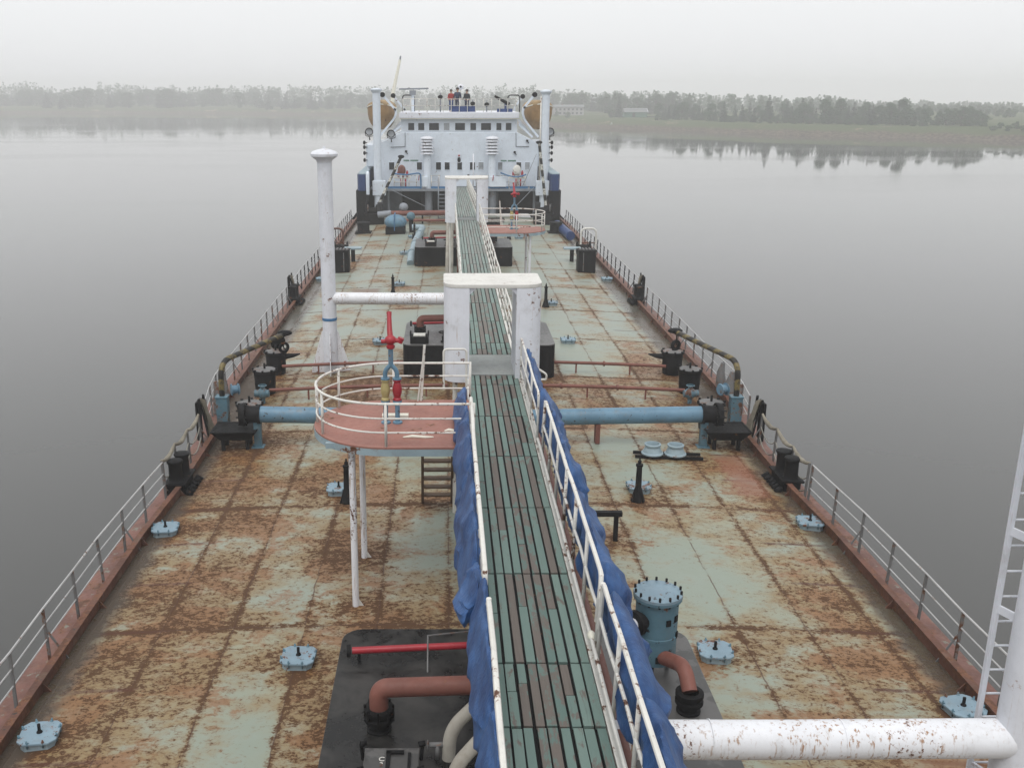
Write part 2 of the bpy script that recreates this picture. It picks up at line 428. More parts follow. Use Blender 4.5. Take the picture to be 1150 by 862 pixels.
def leaf_mat(name, a, b):
    m = NT(name); g = m.n('ShaderNodeNewGeometry').outputs['Random Per Island']
    oi = m.n('ShaderNodeObjectInfo').outputs['Random']
    c = m.mix(g, a, b); c = m.mix(m.math('MULTIPLY', oi, .5), c, (.050, .085, .038))
    return m.fin(c, .75, 0, .2)
M['spruce'] = leaf_mat('spruce_needles', (.016, .036, .020), (.034, .062, .032))
M['birch'] = leaf_mat('birch_leaves', (.030, .072, .030), (.058, .112, .048))
M['bushleaf'] = leaf_mat('bush_leaves', (.036, .080, .034), (.068, .115, .050))

def water_mat():
    m = NT('river_water'); v = m.coords(False)
    a = m.noise(m.stretch(v, (.9, 1.6, 1)), 1.1, 3, .55); b = m.noise(m.stretch(v, (.05, .12, 1)), 1.0, 3, .5)
    m.bump(m.math('ADD', m.math('MULTIPLY', a, .45), m.math('MULTIPLY', b, 1.0)), .15, .03)
    m.b.inputs['IOR'].default_value = 1.333
    r = m.ramp(m.noise(m.stretch(v, (.008, .03, 1)), 1.0, 3, .5), .45, .65, .02, .09)
    c = m.fin((.062, .062, .060), r, 0, .5); return c
M['water'] = water_mat()
def bank_mat():
    m = NT('river_bank_soil'); v = m.coords(False)
    sp = m.n('ShaderNodeSeparateXYZ'); m.l(v, sp.inputs[0]); z = sp.outputs[2]
    a = m.noise(v, .12, 6, .65); b = m.noise(v, .9, 5, .65)
    soil = m.mix(m.ramp(b, .35, .68), (.030, .022, .017), (.15, .115, .085)); grass = m.mix(b, (.040, .060, .024), (.085, .105, .042))
    sand = (.22, .175, .125)
    h = m.math('ADD', z, m.math('MULTIPLY', m.math('SUBTRACT', a, .5), 2.6))
    c = m.mix(m.ramp(h, -3.9, -2.9), soil, grass)
    c = m.mix(m.math('MULTIPLY', m.ramp(a, .58, .66), m.ramp(h, -3.4, -2.2)), c, sand)
    m.bump(b, .8, .3); return m.fin(c, .95, 0, .1)
M['bank'] = bank_mat()

# ------------------------------------------------------------------ hull and deck
KP = [(-9, 5.6), (0, 7.3), (10, 7.58), (20, 7.58), (22.5, 7.46), (26.5, 7.50), (30, 7.95), (46, 7.98), (60, 7.95), (79, 7.9)]
def kx(Y):
    for (a, p), (b, q) in zip(KP, KP[1:]):
        if Y <= b: return p + (q - p) * (Y - a) / (b - a)
    return KP[-1][1]
ys = [-9 + i * .5 for i in range(177)]; yd = [-9 + i * .17 for i in range(518)]
m = MB(); nx = 90; vs = []; fs = []
for Y in yd:
    k = kx(Y)
    for i in range(nx + 1):
        X = -k + 2 * k * i / nx; vs.append((X, Y, camber(X)))
for a in range(len(yd) - 1):
    for i in range(nx): o = a * (nx + 1) + i; fs.append((o, o + 1, o + nx + 2, o + nx + 1))
m.add(vs, fs, True)
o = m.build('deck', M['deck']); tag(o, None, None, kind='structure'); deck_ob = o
# contact shading round fittings, painted as rust halos drawn towards the ship's sides
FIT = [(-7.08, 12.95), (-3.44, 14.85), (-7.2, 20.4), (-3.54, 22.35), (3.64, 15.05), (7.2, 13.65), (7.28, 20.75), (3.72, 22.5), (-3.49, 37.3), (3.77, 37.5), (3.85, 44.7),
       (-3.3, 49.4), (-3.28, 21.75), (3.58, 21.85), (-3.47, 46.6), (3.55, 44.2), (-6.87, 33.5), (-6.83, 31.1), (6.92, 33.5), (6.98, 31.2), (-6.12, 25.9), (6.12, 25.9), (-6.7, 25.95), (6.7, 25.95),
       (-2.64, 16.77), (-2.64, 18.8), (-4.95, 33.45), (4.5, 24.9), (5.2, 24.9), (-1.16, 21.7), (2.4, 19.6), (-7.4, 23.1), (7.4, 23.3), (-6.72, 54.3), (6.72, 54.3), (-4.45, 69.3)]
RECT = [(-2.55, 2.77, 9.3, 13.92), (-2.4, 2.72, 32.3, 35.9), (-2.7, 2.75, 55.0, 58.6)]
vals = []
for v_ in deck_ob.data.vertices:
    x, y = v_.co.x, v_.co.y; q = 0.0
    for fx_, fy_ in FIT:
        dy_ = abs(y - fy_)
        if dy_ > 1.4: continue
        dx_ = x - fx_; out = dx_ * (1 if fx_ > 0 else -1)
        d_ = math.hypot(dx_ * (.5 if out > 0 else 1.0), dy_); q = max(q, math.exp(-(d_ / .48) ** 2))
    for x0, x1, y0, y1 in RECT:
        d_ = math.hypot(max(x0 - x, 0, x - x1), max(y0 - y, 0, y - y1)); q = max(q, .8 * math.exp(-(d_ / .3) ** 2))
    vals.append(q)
at_ = deck_ob.data.attributes.new('fitting_rust_shade', 'FLOAT', 'POINT'); at_.data.foreach_set('value', vals)

hull = thing('ship_hull', 'long dark tanker hull with red brown gunwale strip along both sides of the deck', 'ship hull', (0, 35, 0))
for sx in (-1, 1):
    kb = MB()
    for a, b in zip(KP[1:], KP[2:]):
        A, B = Vector((sx * a[1], a[0], camber(a[1]) + .10)), Vector((sx * b[1], b[0], camber(b[1]) + .10))
        kb.beam(A, B, .05, .26); kb.beam(A + Vector((0, 0, .135)), B + Vector((0, 0, .135)), .13, .03)
    Y = 6.0
    while Y < 77:
        k = kx(Y); kb.prism([(0, 0), (.16, 0), (0, .2)], -.012, .012, Matrix(((-sx, 0, 0), (0, 0, 1), (0, 1, 0))), (sx * (k - .02), Y, camber(k) - .02)); Y += 2.76
    kb.build('kerb', M['kerbpaint'], hull)
    g = MB(); vs = []; fs = []
    prof = [(.0, -.02), (.30, -.03), (.55, -.05), (.62, -.09), (.66, -.2)]
    for Y in ys:
        for d, z in prof: vs.append((sx * (kx(Y) + d), Y, z))
    n = len(prof)
    for a in range(len(ys) - 1):
        for i in range(n - 1): o = a * n + i; fs.append((o, o + 1, o + n + 1, o + n))
    g.add(vs, fs, True); g.build('gunwale', M['gunwale'], hull)
    g = MB(); vs = []; fs = []
    for Y in ys + [112]:
        for d, z in ((.66, -.2), (.66, -4.0), (.5, -5.7)): vs.append((sx * (kx(min(Y, 79)) + d), Y, z))
    for a in range(len(ys)):
        for i in range(2): o = a * 3 + i; fs.append((o, o + 1, o + 4, o + 3))
    g.add(vs, fs, True); g.build('side_plating', M['black'], hull)
# bow closing plate
MB().prism([(-6.2, -9.2), (-4.5, -12), (-2, -14), (0, -14.6), (2, -14), (4.5, -12), (6.2, -9.2)], -5.7, -.05).build('bow_plating', M['black'], hull)

# ------------------------------------------------------------------ side railings
def rail_run(sx, y0, y1, step, label, hs=(.95, .66, .37), pr=.026, brace=3, wr=.014, pm='rail_grey'):
    ym = (y0 + y1) / 2
    t = thing('deck_railing', label, 'railing', (sx * (kx(ym) + .27), ym, 0))
    n = max(1, round((y1 - y0) / step)); tops = {h: [] for h in hs}
    rnd = random.Random(int(y0 * 10) + (5 if sx > 0 else 0))
    for i in range(n + 1):
        Y = y0 + (y1 - y0) * i / n; X = sx * (kx(Y) + .27)
        lean = sx * (.02 + rnd.uniform(-.02, .03)); ly = rnd.uniform(-.02, .02)
        p = MB(); a = Vector((X, Y, -.03)); b = Vector((X + lean, Y + ly, hs[0]))
        p.beam(a, b, pr * 2, pr * 1.1, (0, 1, 0))
        p.build('post', M[pm], t)
        if brace and i % brace == 1:
            q = MB(); q.beam(a.lerp(b, .62), Vector((sx * (kx(Y) - .06), Y - .02, .0)), .035, .02, (0, 1, 0)); q.build('brace', M[pm], t)
        for h in hs: tops[h].append(a.lerp(b, (h + .03) / (hs[0] + .03)))
    for j, h in enumerate(hs):
        MB().tube(tops[h], wr * (1.35 if j == 0 else 1), 6).build('top_rail' if j == 0 else 'middle_rail', M['wire'], t)
    return t
rail_run(-1, 5.4, 22.4, 1.417, 'grey railing along the left deck edge nearest the camera, ending at the twin bollard')
rail_run(1, 5.4, 22.2, 1.4, 'grey railing along the near right deck edge, behind the white mast ladder')
rail_run(-1, 27.6, 45.0, 1.34, 'thin grey railing along the left deck edge beside the striped hose davit', hs=(.95, .63, .32), wr=.012)
rail_run(1, 27.9, 45.0, 1.32, 'thin grey railing along the right deck edge beside the striped hose davit', hs=(.95, .63, .32), wr=.012)
rail_run(-1, 47.0, 76.5, 1.34, 'dark distant railing along the left deck edge running aft to the deckhouse', hs=(.98, .66, .33), pm='black', wr=.014)
rail_run(1, 47.0, 76.5, 1.34, 'dark distant railing along the right deck edge running aft to the deckhouse', hs=(.98, .66, .33), pm='black', wr=.014)

def draped(sx, label):
    t = thing('canvas_wrapped_railing', label, 'railing', (sx * 7.75, 24.4, 0))
    rnd = random.Random(3 + sx); P = []
    for i, Y in enumerate((22.4, 23.6, 24.9, 26.2)):
        X = sx * (kx(Y) + .27); a = Vector((X, Y, -.03)); b = Vector((X + sx * .04, Y, .95 + rnd.uniform(-.03, .05)))
        MB().beam(a, b, .055, .035, (0, 1, 0)).build('post', M['rail_grey'], t)
        if i % 2 == 1: MB().beam(a.lerp(b, .6), (sx * (kx(Y) - .05), Y, 0), .035, .02, (0, 1, 0)).build('brace', M['rail_grey'], t)
        P.append((a, b))
    c = MB(); ch = MB()
    for (a0, b0), (a1, b1) in zip(P, P[1:]):
        for f, sag, r, tgt in ((1, .13, .05, c), (.62, .2, .017, ch), (.3, .22, .017, ch)):
            pts = []; rr = []
            for k in range(13):
                u = k / 12; p = a0.lerp(b0, f).lerp(a1.lerp(b1, f), u); p.z -= sag * 4 * u * (1 - u) * (1 + rnd.uniform(-.05, .05))
                pts.append(p); rr.append(r * (.55 + .6 * math.sin(PI * u) + rnd.uniform(-.1, .15)) if tgt is c else r)
            tgt.tube(pts, rr, 8)
    c.build('canvas_wrapping', M['canvas'], t); ch.build('chain', M['ropegrey'], t)
draped(-1, 'left railing section with grey canvas wrapped top rope sagging behind the twin bollard')
draped(1, 'right railing section with grey canvas wrapped top rope sagging behind the twin bollard')

def gate(sx, Y, label, s=1.0):
    t = thing('boarding_gate', label, 'gate', (sx * (kx(Y) + .3), Y, 0)); X = sx * (kx(Y) + .32)
    f = MB()
    f.beam((X, Y, 0), (X + sx * .05, Y + .1, 1.25 * s), .06, .05); f.beam((X, Y + .75, 0), (X - sx * .02, Y + .35, 1.3 * s), .06, .05)
    f.beam((X - sx * .2, Y + .05, 0), (X, Y + .1, 1.1 * s), .05, .04); f.build('frame', M['black'], t)
    b = MB(); vs = []; fs = []; rnd = random.Random(int(Y * 7))
    nu, nv = 9, 9
    for i in range(nu):
        for j in range(nv):
            u, v = i / (nu - 1), j / (nv - 1)
            vs.append((X - sx * (.05 + .16 * (1 - v) + .05 * math.sin(u * 9 + v * 3)) + rnd.uniform(-.012, .012), Y + .05 + u * .7 * (1 - .45 * v), .08 + v * 1.12 * s + .05 * math.sin(u * 7)))
    nb = len(vs); vs += [(x + sx * .03, y, z) for x, y, z in vs]
    for i in range(nu - 1):
        for j in range(nv - 1):
            o = i * nv + j; q = (o, o + 1, o + nv + 1, o + nv); fs.append(q); fs.append(tuple(nb + k for k in reversed(q)))
    b.add(vs, fs, True); b.build('canvas_cover', M['canvas'], t)
    MB().box((X + sx * .1, Y + .2, .62 * s), (.05, .5, 1.1 * s)).build('board', M['black'], t)
gate(-1, 26.5, 'folded boarding gate with grey canvas on the left rail beside the blue davit')
gate(1, 26.4, 'folded boarding gate with grey canvas on the right rail beside the blue davit')
gate(-1, 46.4, 'small grey folded boarding gate on the left rail at the far black bollard')
gate(1, 46.4, 'small grey folded boarding gate on the right rail at the far black bollard')

# ------------------------------------------------------------------ bollards
def bollard(sx, Y, label, s=1.0):
    X = sx * (kx(Y) + .10)
    t = thing('twin_bollard', label, 'bollard', (X, Y, 0), 'black twin mooring bollards')
    b = MB(); b.box((X, Y, .29), (.54, 1.1, .05)); b.box((X, Y, .13), (.42, .95, .28)); b.build('base_plate', M['black'], t, .008)
    q = MB()
    for i in range(6): q.cyl((X - sx * .26, Y - .5 + i * .2, .13), (X - sx * .42, Y - .5 + i * .2, .02), .07, 8)
    q.build('gusset', M['black'], t)
    for d, e in ((-.26, .02), (.26, -.02)):
        MB().lathe([(0.0, .30), (.21, .30), (.18, .33), (.165, .40), (.16, .74), (.19, .78), (.20, .81), (.19, .84), (.09, .86), (0, .86)], (X + e * sx, Y + d, 0), 18).build('bollard_post', M['black'], t)
bollard(-1, 23.1, 'black twin mooring bollard on the left kerb at the end of the near grey railing')
bollard(1, 23.3, 'black twin mooring bollard on the right kerb at the end of the near grey railing')
bollard(-1, 46.0, 'far black twin bollard on the left kerb level with the white mast pipe')
bollard(1, 46.0, 'far black twin bollard on the right kerb with a folded gate behind')

# ------------------------------------------------------------------ tank hatches
def hatch(label, X, Y, rz=0, first=[]):
    z = camber(X)
    if first: return copy_tree(first[0], (X, Y, z), rz, label)
    t = thing('tank_hatch', label, 'hatch', (0, 0, 0), 'pale blue tank cleaning hatches on the deck')
    a, c = .285, .09; o8 = [(a, -a + c), (a, a - c), (a - c, a), (-a + c, a), (-a, a - c), (-a, -a + c), (-a + c, -a), (a - c, -a)]
    MB().prism([(x * .86, y * .86) for x, y in o8], -.02, .11).build('coaming', M['grey_blue'], t)
    MB().prism(o8, .11, .15).build('lid', M['hatch_blue'], t, .012)
    for k in range(8):
        d = MB(); q = (k + .5) * PI / 4; px, py = .27 * math.cos(q), .27 * math.sin(q)
        d.beam((px, py, .14), (px * 1.12, py * 1.12, .165), .04, .022); d.cyl((px * 1.09, py * 1.09, .06), (px * 1.11, py * 1.11, .195), .013, 6)
        d.build('dog_clamp', M['blue_rust'], t)
    MB().lathe([(.05, .14), (.04, .17), (.025, .18), (.025, .29), (0, .30)], (0, 0, 0), 10).build('vent_stem', M['black'], t)
    t.location = (X, Y, z); t.rotation_euler = (0, 0, rz); ORG[t.name] = Vector((X, Y, z)); first.append(t); return t
hatch('blue tank hatch in the lower left corner of the deck beside the left kerb', -7.08, 12.95, .12)
hatch('blue tank hatch on the left of the near black trunk top, rusty deck round it', -3.44, 14.85, -.05)
hatch('blue tank hatch against the left kerb, forward of the twin bollard', -7.2, 20.4, .1)
hatch('blue tank hatch just behind the left black standpipe under the platform edge', -3.54, 22.35, .03)
hatch('blue tank hatch on the right of the near dark trunk top and the blue filter', 3.64, 15.05, -.08)
hatch('chipped blue tank hatch against the right kerb behind the white mast ladder', 7.2, 13.65, .2)
hatch('blue tank hatch against the right kerb, forward of the twin bollard', 7.28, 20.75, -.1)
hatch('blue tank hatch just behind the right black standpipe', 3.72, 22.5, .05)
hatch('blue tank hatch on deck left of the second trunk, behind the platform rail', -3.49, 37.3)
hatch('blue tank hatch on the right, level with the second trunk', 3.77, 37.5)
hatch('blue tank hatch behind the black standpipe to the right of the white arch', 3.85, 44.7)
hatch('blue tank hatch beyond the white mast pipe, at the far left standpipe', -3.3, 49.4)
hatch('small far blue tank hatch left of the long blue deck pipe', -3.45, 59.6)
hatch('small far blue tank hatch at the foot of the far left standpipe', -3.2, 66.6)
hatch('small far blue tank hatch against the right kerb, nearer than the black locker', 7.5, 51.8)
hatch('small far blue tank hatch against the left kerb behind the white mast', -7.5, 51.8)
hatch('small far blue tank hatch beside the standpipe under the far right platform', 3.9, 66.4)

def standpipe(label, X, Y, first=[]):
    z = camber(X)
    if first: return copy_tree(first[0], (X, Y, z), None, label)
    t = thing('standpipe', label, 'standpipe', (0, 0, 0), 'black standpipes on the deck')
    MB().lathe([(.17, -.02), (.17, .02), (.16, .03), (.085, .32), (.075, .34), (.065, .86), (.085, .87), (.085, .92), (.04, .93), (.045, 1.0), (.02, 1.02), (.02, 1.08), (0, 1.09)], (0, 0, 0), 14).build('pipe_body', M['black'], t)
    f = MB()
    for k in range(4): f.prism([(.06, 0), (.20, 0), (.07, .36)], -.008, .008, rotZ(k * PI / 2 + .6) @ rotX(PI / 2))
    f.build('foot_bracket', M['black'], t)
    t.location = (X, Y, z); ORG[t.name] = Vector((X, Y, z)); first.append(t); return t
standpipe('black standpipe before a blue hatch on the left, near the white platform legs', -3.28, 21.75)
standpipe('black standpipe before a blue hatch on the right, near the twin blue vents', 3.58, 21.85)
standpipe('black standpipe behind the white mast pipe on the left deck', -3.47, 46.6)
standpipe('black standpipe on the deck just right of the near white arch', 3.55, 44.2)
standpipe('far black standpipe beside the blue deck pipe, by the blue tank', -3.05, 66.2)
standpipe('far black standpipe under the right round platform', 3.2, 65.9)

# ------------------------------------------------------------------ black vent drums and cargo lines
def drum(label, X, Y, lid=False, spout=0, s=1.0):
    z = camber(X)
    t = thing('vent_drum', label, 'vent drum', (X, Y, z))
    MB().lathe([(.30, -.02), (.31, .0), (.335, .30), (.345, .36), (.335, .40), (.36, .74), (.40, .76), (.40, .80), (.36, .82)], (X, Y, z), 22).build('drum_body', M['black'], t)
    MB().lathe([(0, .845), (.1, .845), (.36, .82)], (X, Y, z), 22).build('drum_lid', M['rail_grey'], t)
    c = MB(); c.cyl((X, Y, z + .83), (X, Y, z + 1.02), .035, 8)
    for k in range(8):
        a = k * PI / 4; c.box((X + .38 * math.cos(a), Y + .38 * math.sin(a), z + .83), (.06, .06, .06), rotZ(a))
    c.build('lid_bolt', M['black'], t)
    if lid: MB().cyl((X + .05, Y + .36, z + 1.02), (X + .02, Y + .40, z + 1.04), .27, 18).build('open_lid', M['black'], t)
    if spout: MB().tube([(X + spout * .3, Y, z + .62), (X + spout * .62, Y, z + .66), (X + spout * .85, Y - .03, z + .72)], [.11, .07, .02], 8).build('spout', M['black'], t)
drum('black vent drum with its round lid standing open, farther of the left pair', -6.87, 33.5, True, 1)
drum('black vent drum with flat grey lid, nearer of the left pair by the striped davit', -6.83, 31.1)
drum('black vent drum partly hidden behind the end of the left blue cargo pipe', -6.62, 27.4)
drum('black vent drum with a spout, farther of the right pair', 6.92, 33.5, False, -1)
drum('black vent drum with flat grey lid, nearer of the right pair by the striped davit', 6.98, 31.2)
drum('black vent drum partly hidden behind the end of the right blue cargo pipe', 6.72, 27.5)

def cross_pipe(label, X0, X1, Y, h=.36):
    t = thing('cargo_line', label, 'pipe', ((X0 + X1) / 2, Y, camber((X0 + X1) / 2)))
    pts = [(X0 + (X1 - X0) * i / 10, Y, camber(X0 + (X1 - X0) * i / 10) + h) for i in range(11)]
    MB().tube(pts, .055, 10).build('pipe', M['brownpipe'], t)
    for u in (.12, .45, .78):
        X = X0 + (X1 - X0) * u; MB().beam((X, Y, camber(X) - .02), (X, Y, camber(X) + h), .05, .05).build('support', M['brownpipe'], t)
    f = MB()
    for u in (.3, .62): X = X0 + (X1 - X0) * u; f.cyl((X - .03, Y, camber(X) + h), (X + .03, Y, camber(X) + h), .09, 10)
    f.build('flange', M['brownpipe'], t)
cross_pipe('thin brown pipe crossing the left deck to the farther black drum, behind the platform', -.9, -6.6, 33.1)
cross_pipe('thin brown pipe crossing the left deck beneath the platform railing to the nearer drum valve', -.9, -6.55, 30.2)
cross_pipe('thin brown pipe crossing the right deck to the farther black drum', 1.0, 6.62, 33.1)
cross_pipe('thin brown pipe crossing the right deck just beyond the blue cargo pipe', 1.0, 6.6, 30.2)
for sx, w in ((-1, 'left'), (1, 'right')):
    t = thing('line_valve', 'small rusty blue valve on the end of the nearer thin brown pipe, %s side' % w, 'valve', (sx * 6.65, 29.9, .1))
    v = MB(); v.cyl((sx * 6.5, 29.9, .42), (sx * 6.95, 29.9, .42), .12, 12); v.cyl((sx * 6.7, 29.9, .1), (sx * 6.7, 29.9, .66), .07, 10); v.ell((sx * 6.7, 29.9, .42), (.18, .16, .18))
    v.build('valve_body', M['blue_rust'], t)
    MB().lathe([(.12, 0), (.14, .02), (.12, .04), (.12, 0)], (sx * 6.7, 29.9, .66), 14).build('hand_wheel', M['blue_rust'], t)

def cargo_pipe(sx, label):
    Y = 25.9; t = thing('cargo_manifold_pipe', label, 'pipe', (sx * 3.4, Y, .2))
    z0, z1 = 1.02, 1.03
    MB().tube([(sx * .25, Y, z0 - .12), (sx * 3.0, Y, z0 - .05), (sx * 6.05, Y, z1)], .225, 20).build('pipe', M['blue'], t)
    e = MB()
    for a, b, r in ((6.02, 6.10, .27), (6.10, 6.44, .235), (6.42, 6.50, .32), (6.50, 6.58, .30)): e.cyl((sx * a, Y, z1), (sx * b, Y, z1), r, 20)
    for k in range(10):
        a = k * PI / 5; p = Vector((0, .285 * math.cos(a), .285 * math.sin(a))); e.cyl(Vector((sx * 6.38, Y, z1)) + p, Vector((sx * 6.64, Y, z1)) + p, .022, 6)
    e.build('coupling', M['black'], t)
    l = MB(); l.box((sx * 6.12, Y - .02, .42), (.2, .16, .85)); l.box((sx * 6.12, Y - .02, .1), (.34, .3, .06)); l.build('leg', M['blue_rust'], t, .01)
    s_ = MB(); s_.box((sx * 3.2, Y, .5), (.12, .3, .55)); s_.build('support', M['brownpipe'], t)
cargo_pipe(-1, 'thick light blue cargo pipe across the left deck, ending at a black tray')
cargo_pipe(1, 'thick light blue cargo pipe across the right deck, ending at a black tray')

def tray(sx, label):
    t = thing('drip_tray', label, 'tray', (sx * 6.72, 25.95, 0)); X, Y = sx * 6.72, 25.95
    w, l, w2, l2, zt, zb = .62, .48, .40, .3, .64, .36
    v = MB(); P = []
    for (a, b, z) in ((w, l, zt), (w2, l2, zb), (w2 - .03, l2 - .03, zb + .03), (w - .03, l - .03, zt)):
        P += [(X - a, Y - b, z), (X + a, Y - b, z), (X + a, Y + b, z), (X - a, Y + b, z)]
    fs = [(3, 2, 1, 0)[::-1]] if False else []
    for a, b in ((0, 4), (8, 12), (12, 0)):
        for k in range(4): fs.append((a + k, a + (k + 1) % 4, b + (k + 1) % 4, b + k))
    fs += [(4, 5, 6, 7), (8, 9, 10, 11)]
    v.add(P, fs); v.build('basin', M['black'], t)
    v = MB(); v.box((X, Y, zt - .03), (2 * w - .08, 2 * l - .08, .02)); v.build('grating', M['black'], t)
    for a in (-1, 1):
        for b in (-1, 1): MB().box((X + a * .33, Y + b * .24, .19), (.09, .09, .40)).build('leg', M['black'], t)
tray(-1, 'black drip tray on four legs at the end of the left blue cargo pipe')
tray(1, 'black drip tray on four legs at the end of the right blue cargo pipe')

def davit(sx, label, w):
    X, Y = sx * 7.38, 27.35; t = thing('hose_davit', label, 'davit', (X, Y, 0))
    b = MB(); b.box((X, Y, .55), (.33, .3, 1.1)); b.box((X, Y, .03), (.5, .45, .1)); b.box((X, Y, 1.1), (.37, .34, .04)); b.build('pedestal', M['blue_rust'], t, .015)
    if sx < 0: end = Vector((-6.15, 30.6, 2.12))
    else: end = Vector((6.45, 30.9, 2.12))
    pts = fillet([(X, Y, 1.1), (X, Y, 2.12), end], .6, 8)
    a = MB().tube(pts, .082, 12).build('striped_arm', M['stripe_yellow'], t)
    d = end - Vector((X, Y, 2.12)); d.normalize()
    k = MB(); k.tube([end, end + d * .3], [.1, .07], 8); k.ell(end + d * .22 + Vector((0, 0, .03)), (.24, .16, .09)); k.cyl(end + d * .1 + Vector((0, 0, -.05)), end + d * .1 + Vector((0, 0, -.42)), .022, 6)
    k.build('hook_block', M['black'], t)
    MB().lathe([(.1, -.05), (.17, -.05), (.19, 0), (.17, .05), (.1, .05), (.1, -.05)], end + d * .12 + Vector((0, 0, -.42)), 14, rotZ(.5) @ rotX(PI / 2)).build('sheave', M['black'], t)
    c = Vector((X - sx * .36, Y + .1, 1.28)); wv = MB()
    wv.lathe([(0, -.12), (.16, -.12), (.18, -.09), (.12, -.08), (.12, .08), (.18, .09), (.16, .12), (0, .12)], c, 18, rotZ(.4) @ rotY(PI / 2)); wv.build('winch_drum', M['blue'], t)
davit(-1, 'left hose davit with yellow and black striped arm on a rusty blue pedestal', 'left')
davit(1, 'right hose davit with yellow and black striped arm on a rusty blue pedestal', 'right')

# grey bundles hung on the rail under the davit arms
def bundle(sx, Y, label):
    X = sx * (kx(Y) + .12); t = tag(MB().tube([(X, Y, -.02), (X + .02, Y + .05, .3), (X, Y + .1, .65), (X + sx * .06, Y + .12, .98)], [.14, .17, .13, .06], 9).build('canvas_bundle', M['rail_grey']), label, 'bundle')
bundle(-1, 29.2, 'grey canvas bundle lashed to the left rail, nearer one under the striped arm')
bundle(-1, 30.4, 'grey canvas bundle lashed to the left rail, farther one under the striped arm')
bundle(1, 28.9, 'grey canvas bundle lashed to the right rail, nearest one under the striped arm')
bundle(1, 30.3, 'grey canvas bundle lashed to the right rail, middle one under the striped arm')
bundle(1, 31.4, 'grey canvas bundle lashed to the right rail, farthest one under the striped arm')

# twin blue vents on a rail
t = thing('vent_collar_rack', 'two dark rails on the right deck carrying the pair of blue vent collars', 'rack', (4.93, 24.9, camber(4.9)))
for d in (-.16, .16): MB().beam((4.05, 24.9 + d, camber(4.05) + .06), (5.85, 24.9 + d, camber(5.85) + .06), .06, .07).build('rail', M['black'], t)
for X, w in ((4.53, 'left'), (5.14, 'right')):
    z = camber(X) + .10
    o = MB().lathe([(.29, 0), (.29, .03), (.25, .05), (.19, .20), (.22, .23), (.22, .27), (.18, .28), (.16, .22), (.14, .05), (0, .05)], (X, 24.9, z), 22).build('vent_collar', M['grey_blue'])
    tag(o, 'flared blue vent collar on the dark rails, %s one of the pair' % w, 'vent')
# small dark stool-like stand beside the right tarpaulin
t = thing('pipe_stand', 'small dark pipe bracket on the deck beside the right blue tarpaulin', 'bracket', (2.5, 19.6, .2))
MB().box((2.35, 19.6, .85), (.9, .12, .1)).build('bar', M['black'], t); MB().beam((2.68, 19.6, .2), (2.68, 19.6, .8), .09, .09).build('leg', M['black'], t); MB().beam((1.98, 19.6, .2), (1.98, 19.6, .8), .09, .09).build('leg', M['black'], t)

# ------------------------------------------------------------------ tank trunks below the catwalk
def trunk(y0, y1, x0, x1, zt, label, mat):
    t = thing('tank_casing', label, 'trunk', ((x0 + x1) / 2, (y0 + y1) / 2, .2))
    r = .32; poly = []
    for cx, cy, a0 in ((x1 - r, y0 + r, -90), (x1 - r, y1 - r, 0), (x0 + r, y1 - r, 90), (x0 + r, y0 + r, 180)):
        for k in range(6): a = R(a0 + k * 18); poly.append((cx + r * math.cos(a), cy + r * math.sin(a)))
    MB().prism(poly, .0, zt - .03).build('trunk_side', M['black'], t)
    MB().prism(poly, zt - .03, zt).build('trunk_top', M[mat], t, .01)
    return t
ZT = 1.38
trunk(9.3, 13.92, -2.55, .05, ZT, 'black coated trunk top at the bottom of the picture, left of the catwalk', 'black_top')
trunk(9.3, 13.92, .05, 2.77, ZT, 'dull grey trunk top right of the catwalk, under the blue filter', 'grey_top')
trunk(32.3, 35.9, -2.4, 2.72, ZT, 'second tank trunk with black front, beneath the catwalk at the near white arch', 'grey_top')
trunk(55.0, 58.6, -2.7, 2.75, ZT - .08, 'farthest tank trunk with black front, beneath the catwalk before the far white arch', 'grey_top')

def elbow(label, X, Y, zb, sx=1, X2=None, first={}):
    t = thing('cargo_elbow', label, 'pipe', (X, Y, zb)); X2 = X + sx * 1.7 if X2 is None else X2
    zz = zb + .42
    MB().tube(fillet([(X, Y, zb + .32), (X, Y, zb + .62), (X2, Y + .05, zb + .64)], .36, 10), .125, 16).build('elbow_pipe', M['brownpipe'], t)
    v = MB().lathe([(.16, 0), (.165, .03), (.13, .05), (.14, .14), (.2, .16), (.2, .21), (.165, .22), (.165, .27), (.2, .28), (.2, .33), (.13, .34)], (X, Y, zb), 20)
    for k in range(8): a = k * PI / 4; v.cyl((X + .185 * math.cos(a), Y + .185 * math.sin(a), zb + .13), (X + .185 * math.cos(a), Y + .185 * math.sin(a), zb + .37), .018, 6)
    v.build('valve', M['black'], t)
elbow('red brown elbow pipe rising from a black valve on the near left trunk top', -1.83, 11.35, ZT, 1, -.35)
elbow('brown elbow pipe on a black valve on the second trunk, left of the near arch', -1.85, 33.6, ZT, 1, -.3)
elbow('brown elbow pipe on a black valve on the farthest trunk, left of the catwalk', -1.75, 56.4, ZT - .08, 1, -.3)
elbow('dark elbow pipe on a black valve on the farthest trunk, right of the catwalk', 1.7, 56.6, ZT - .08, -1, .5)

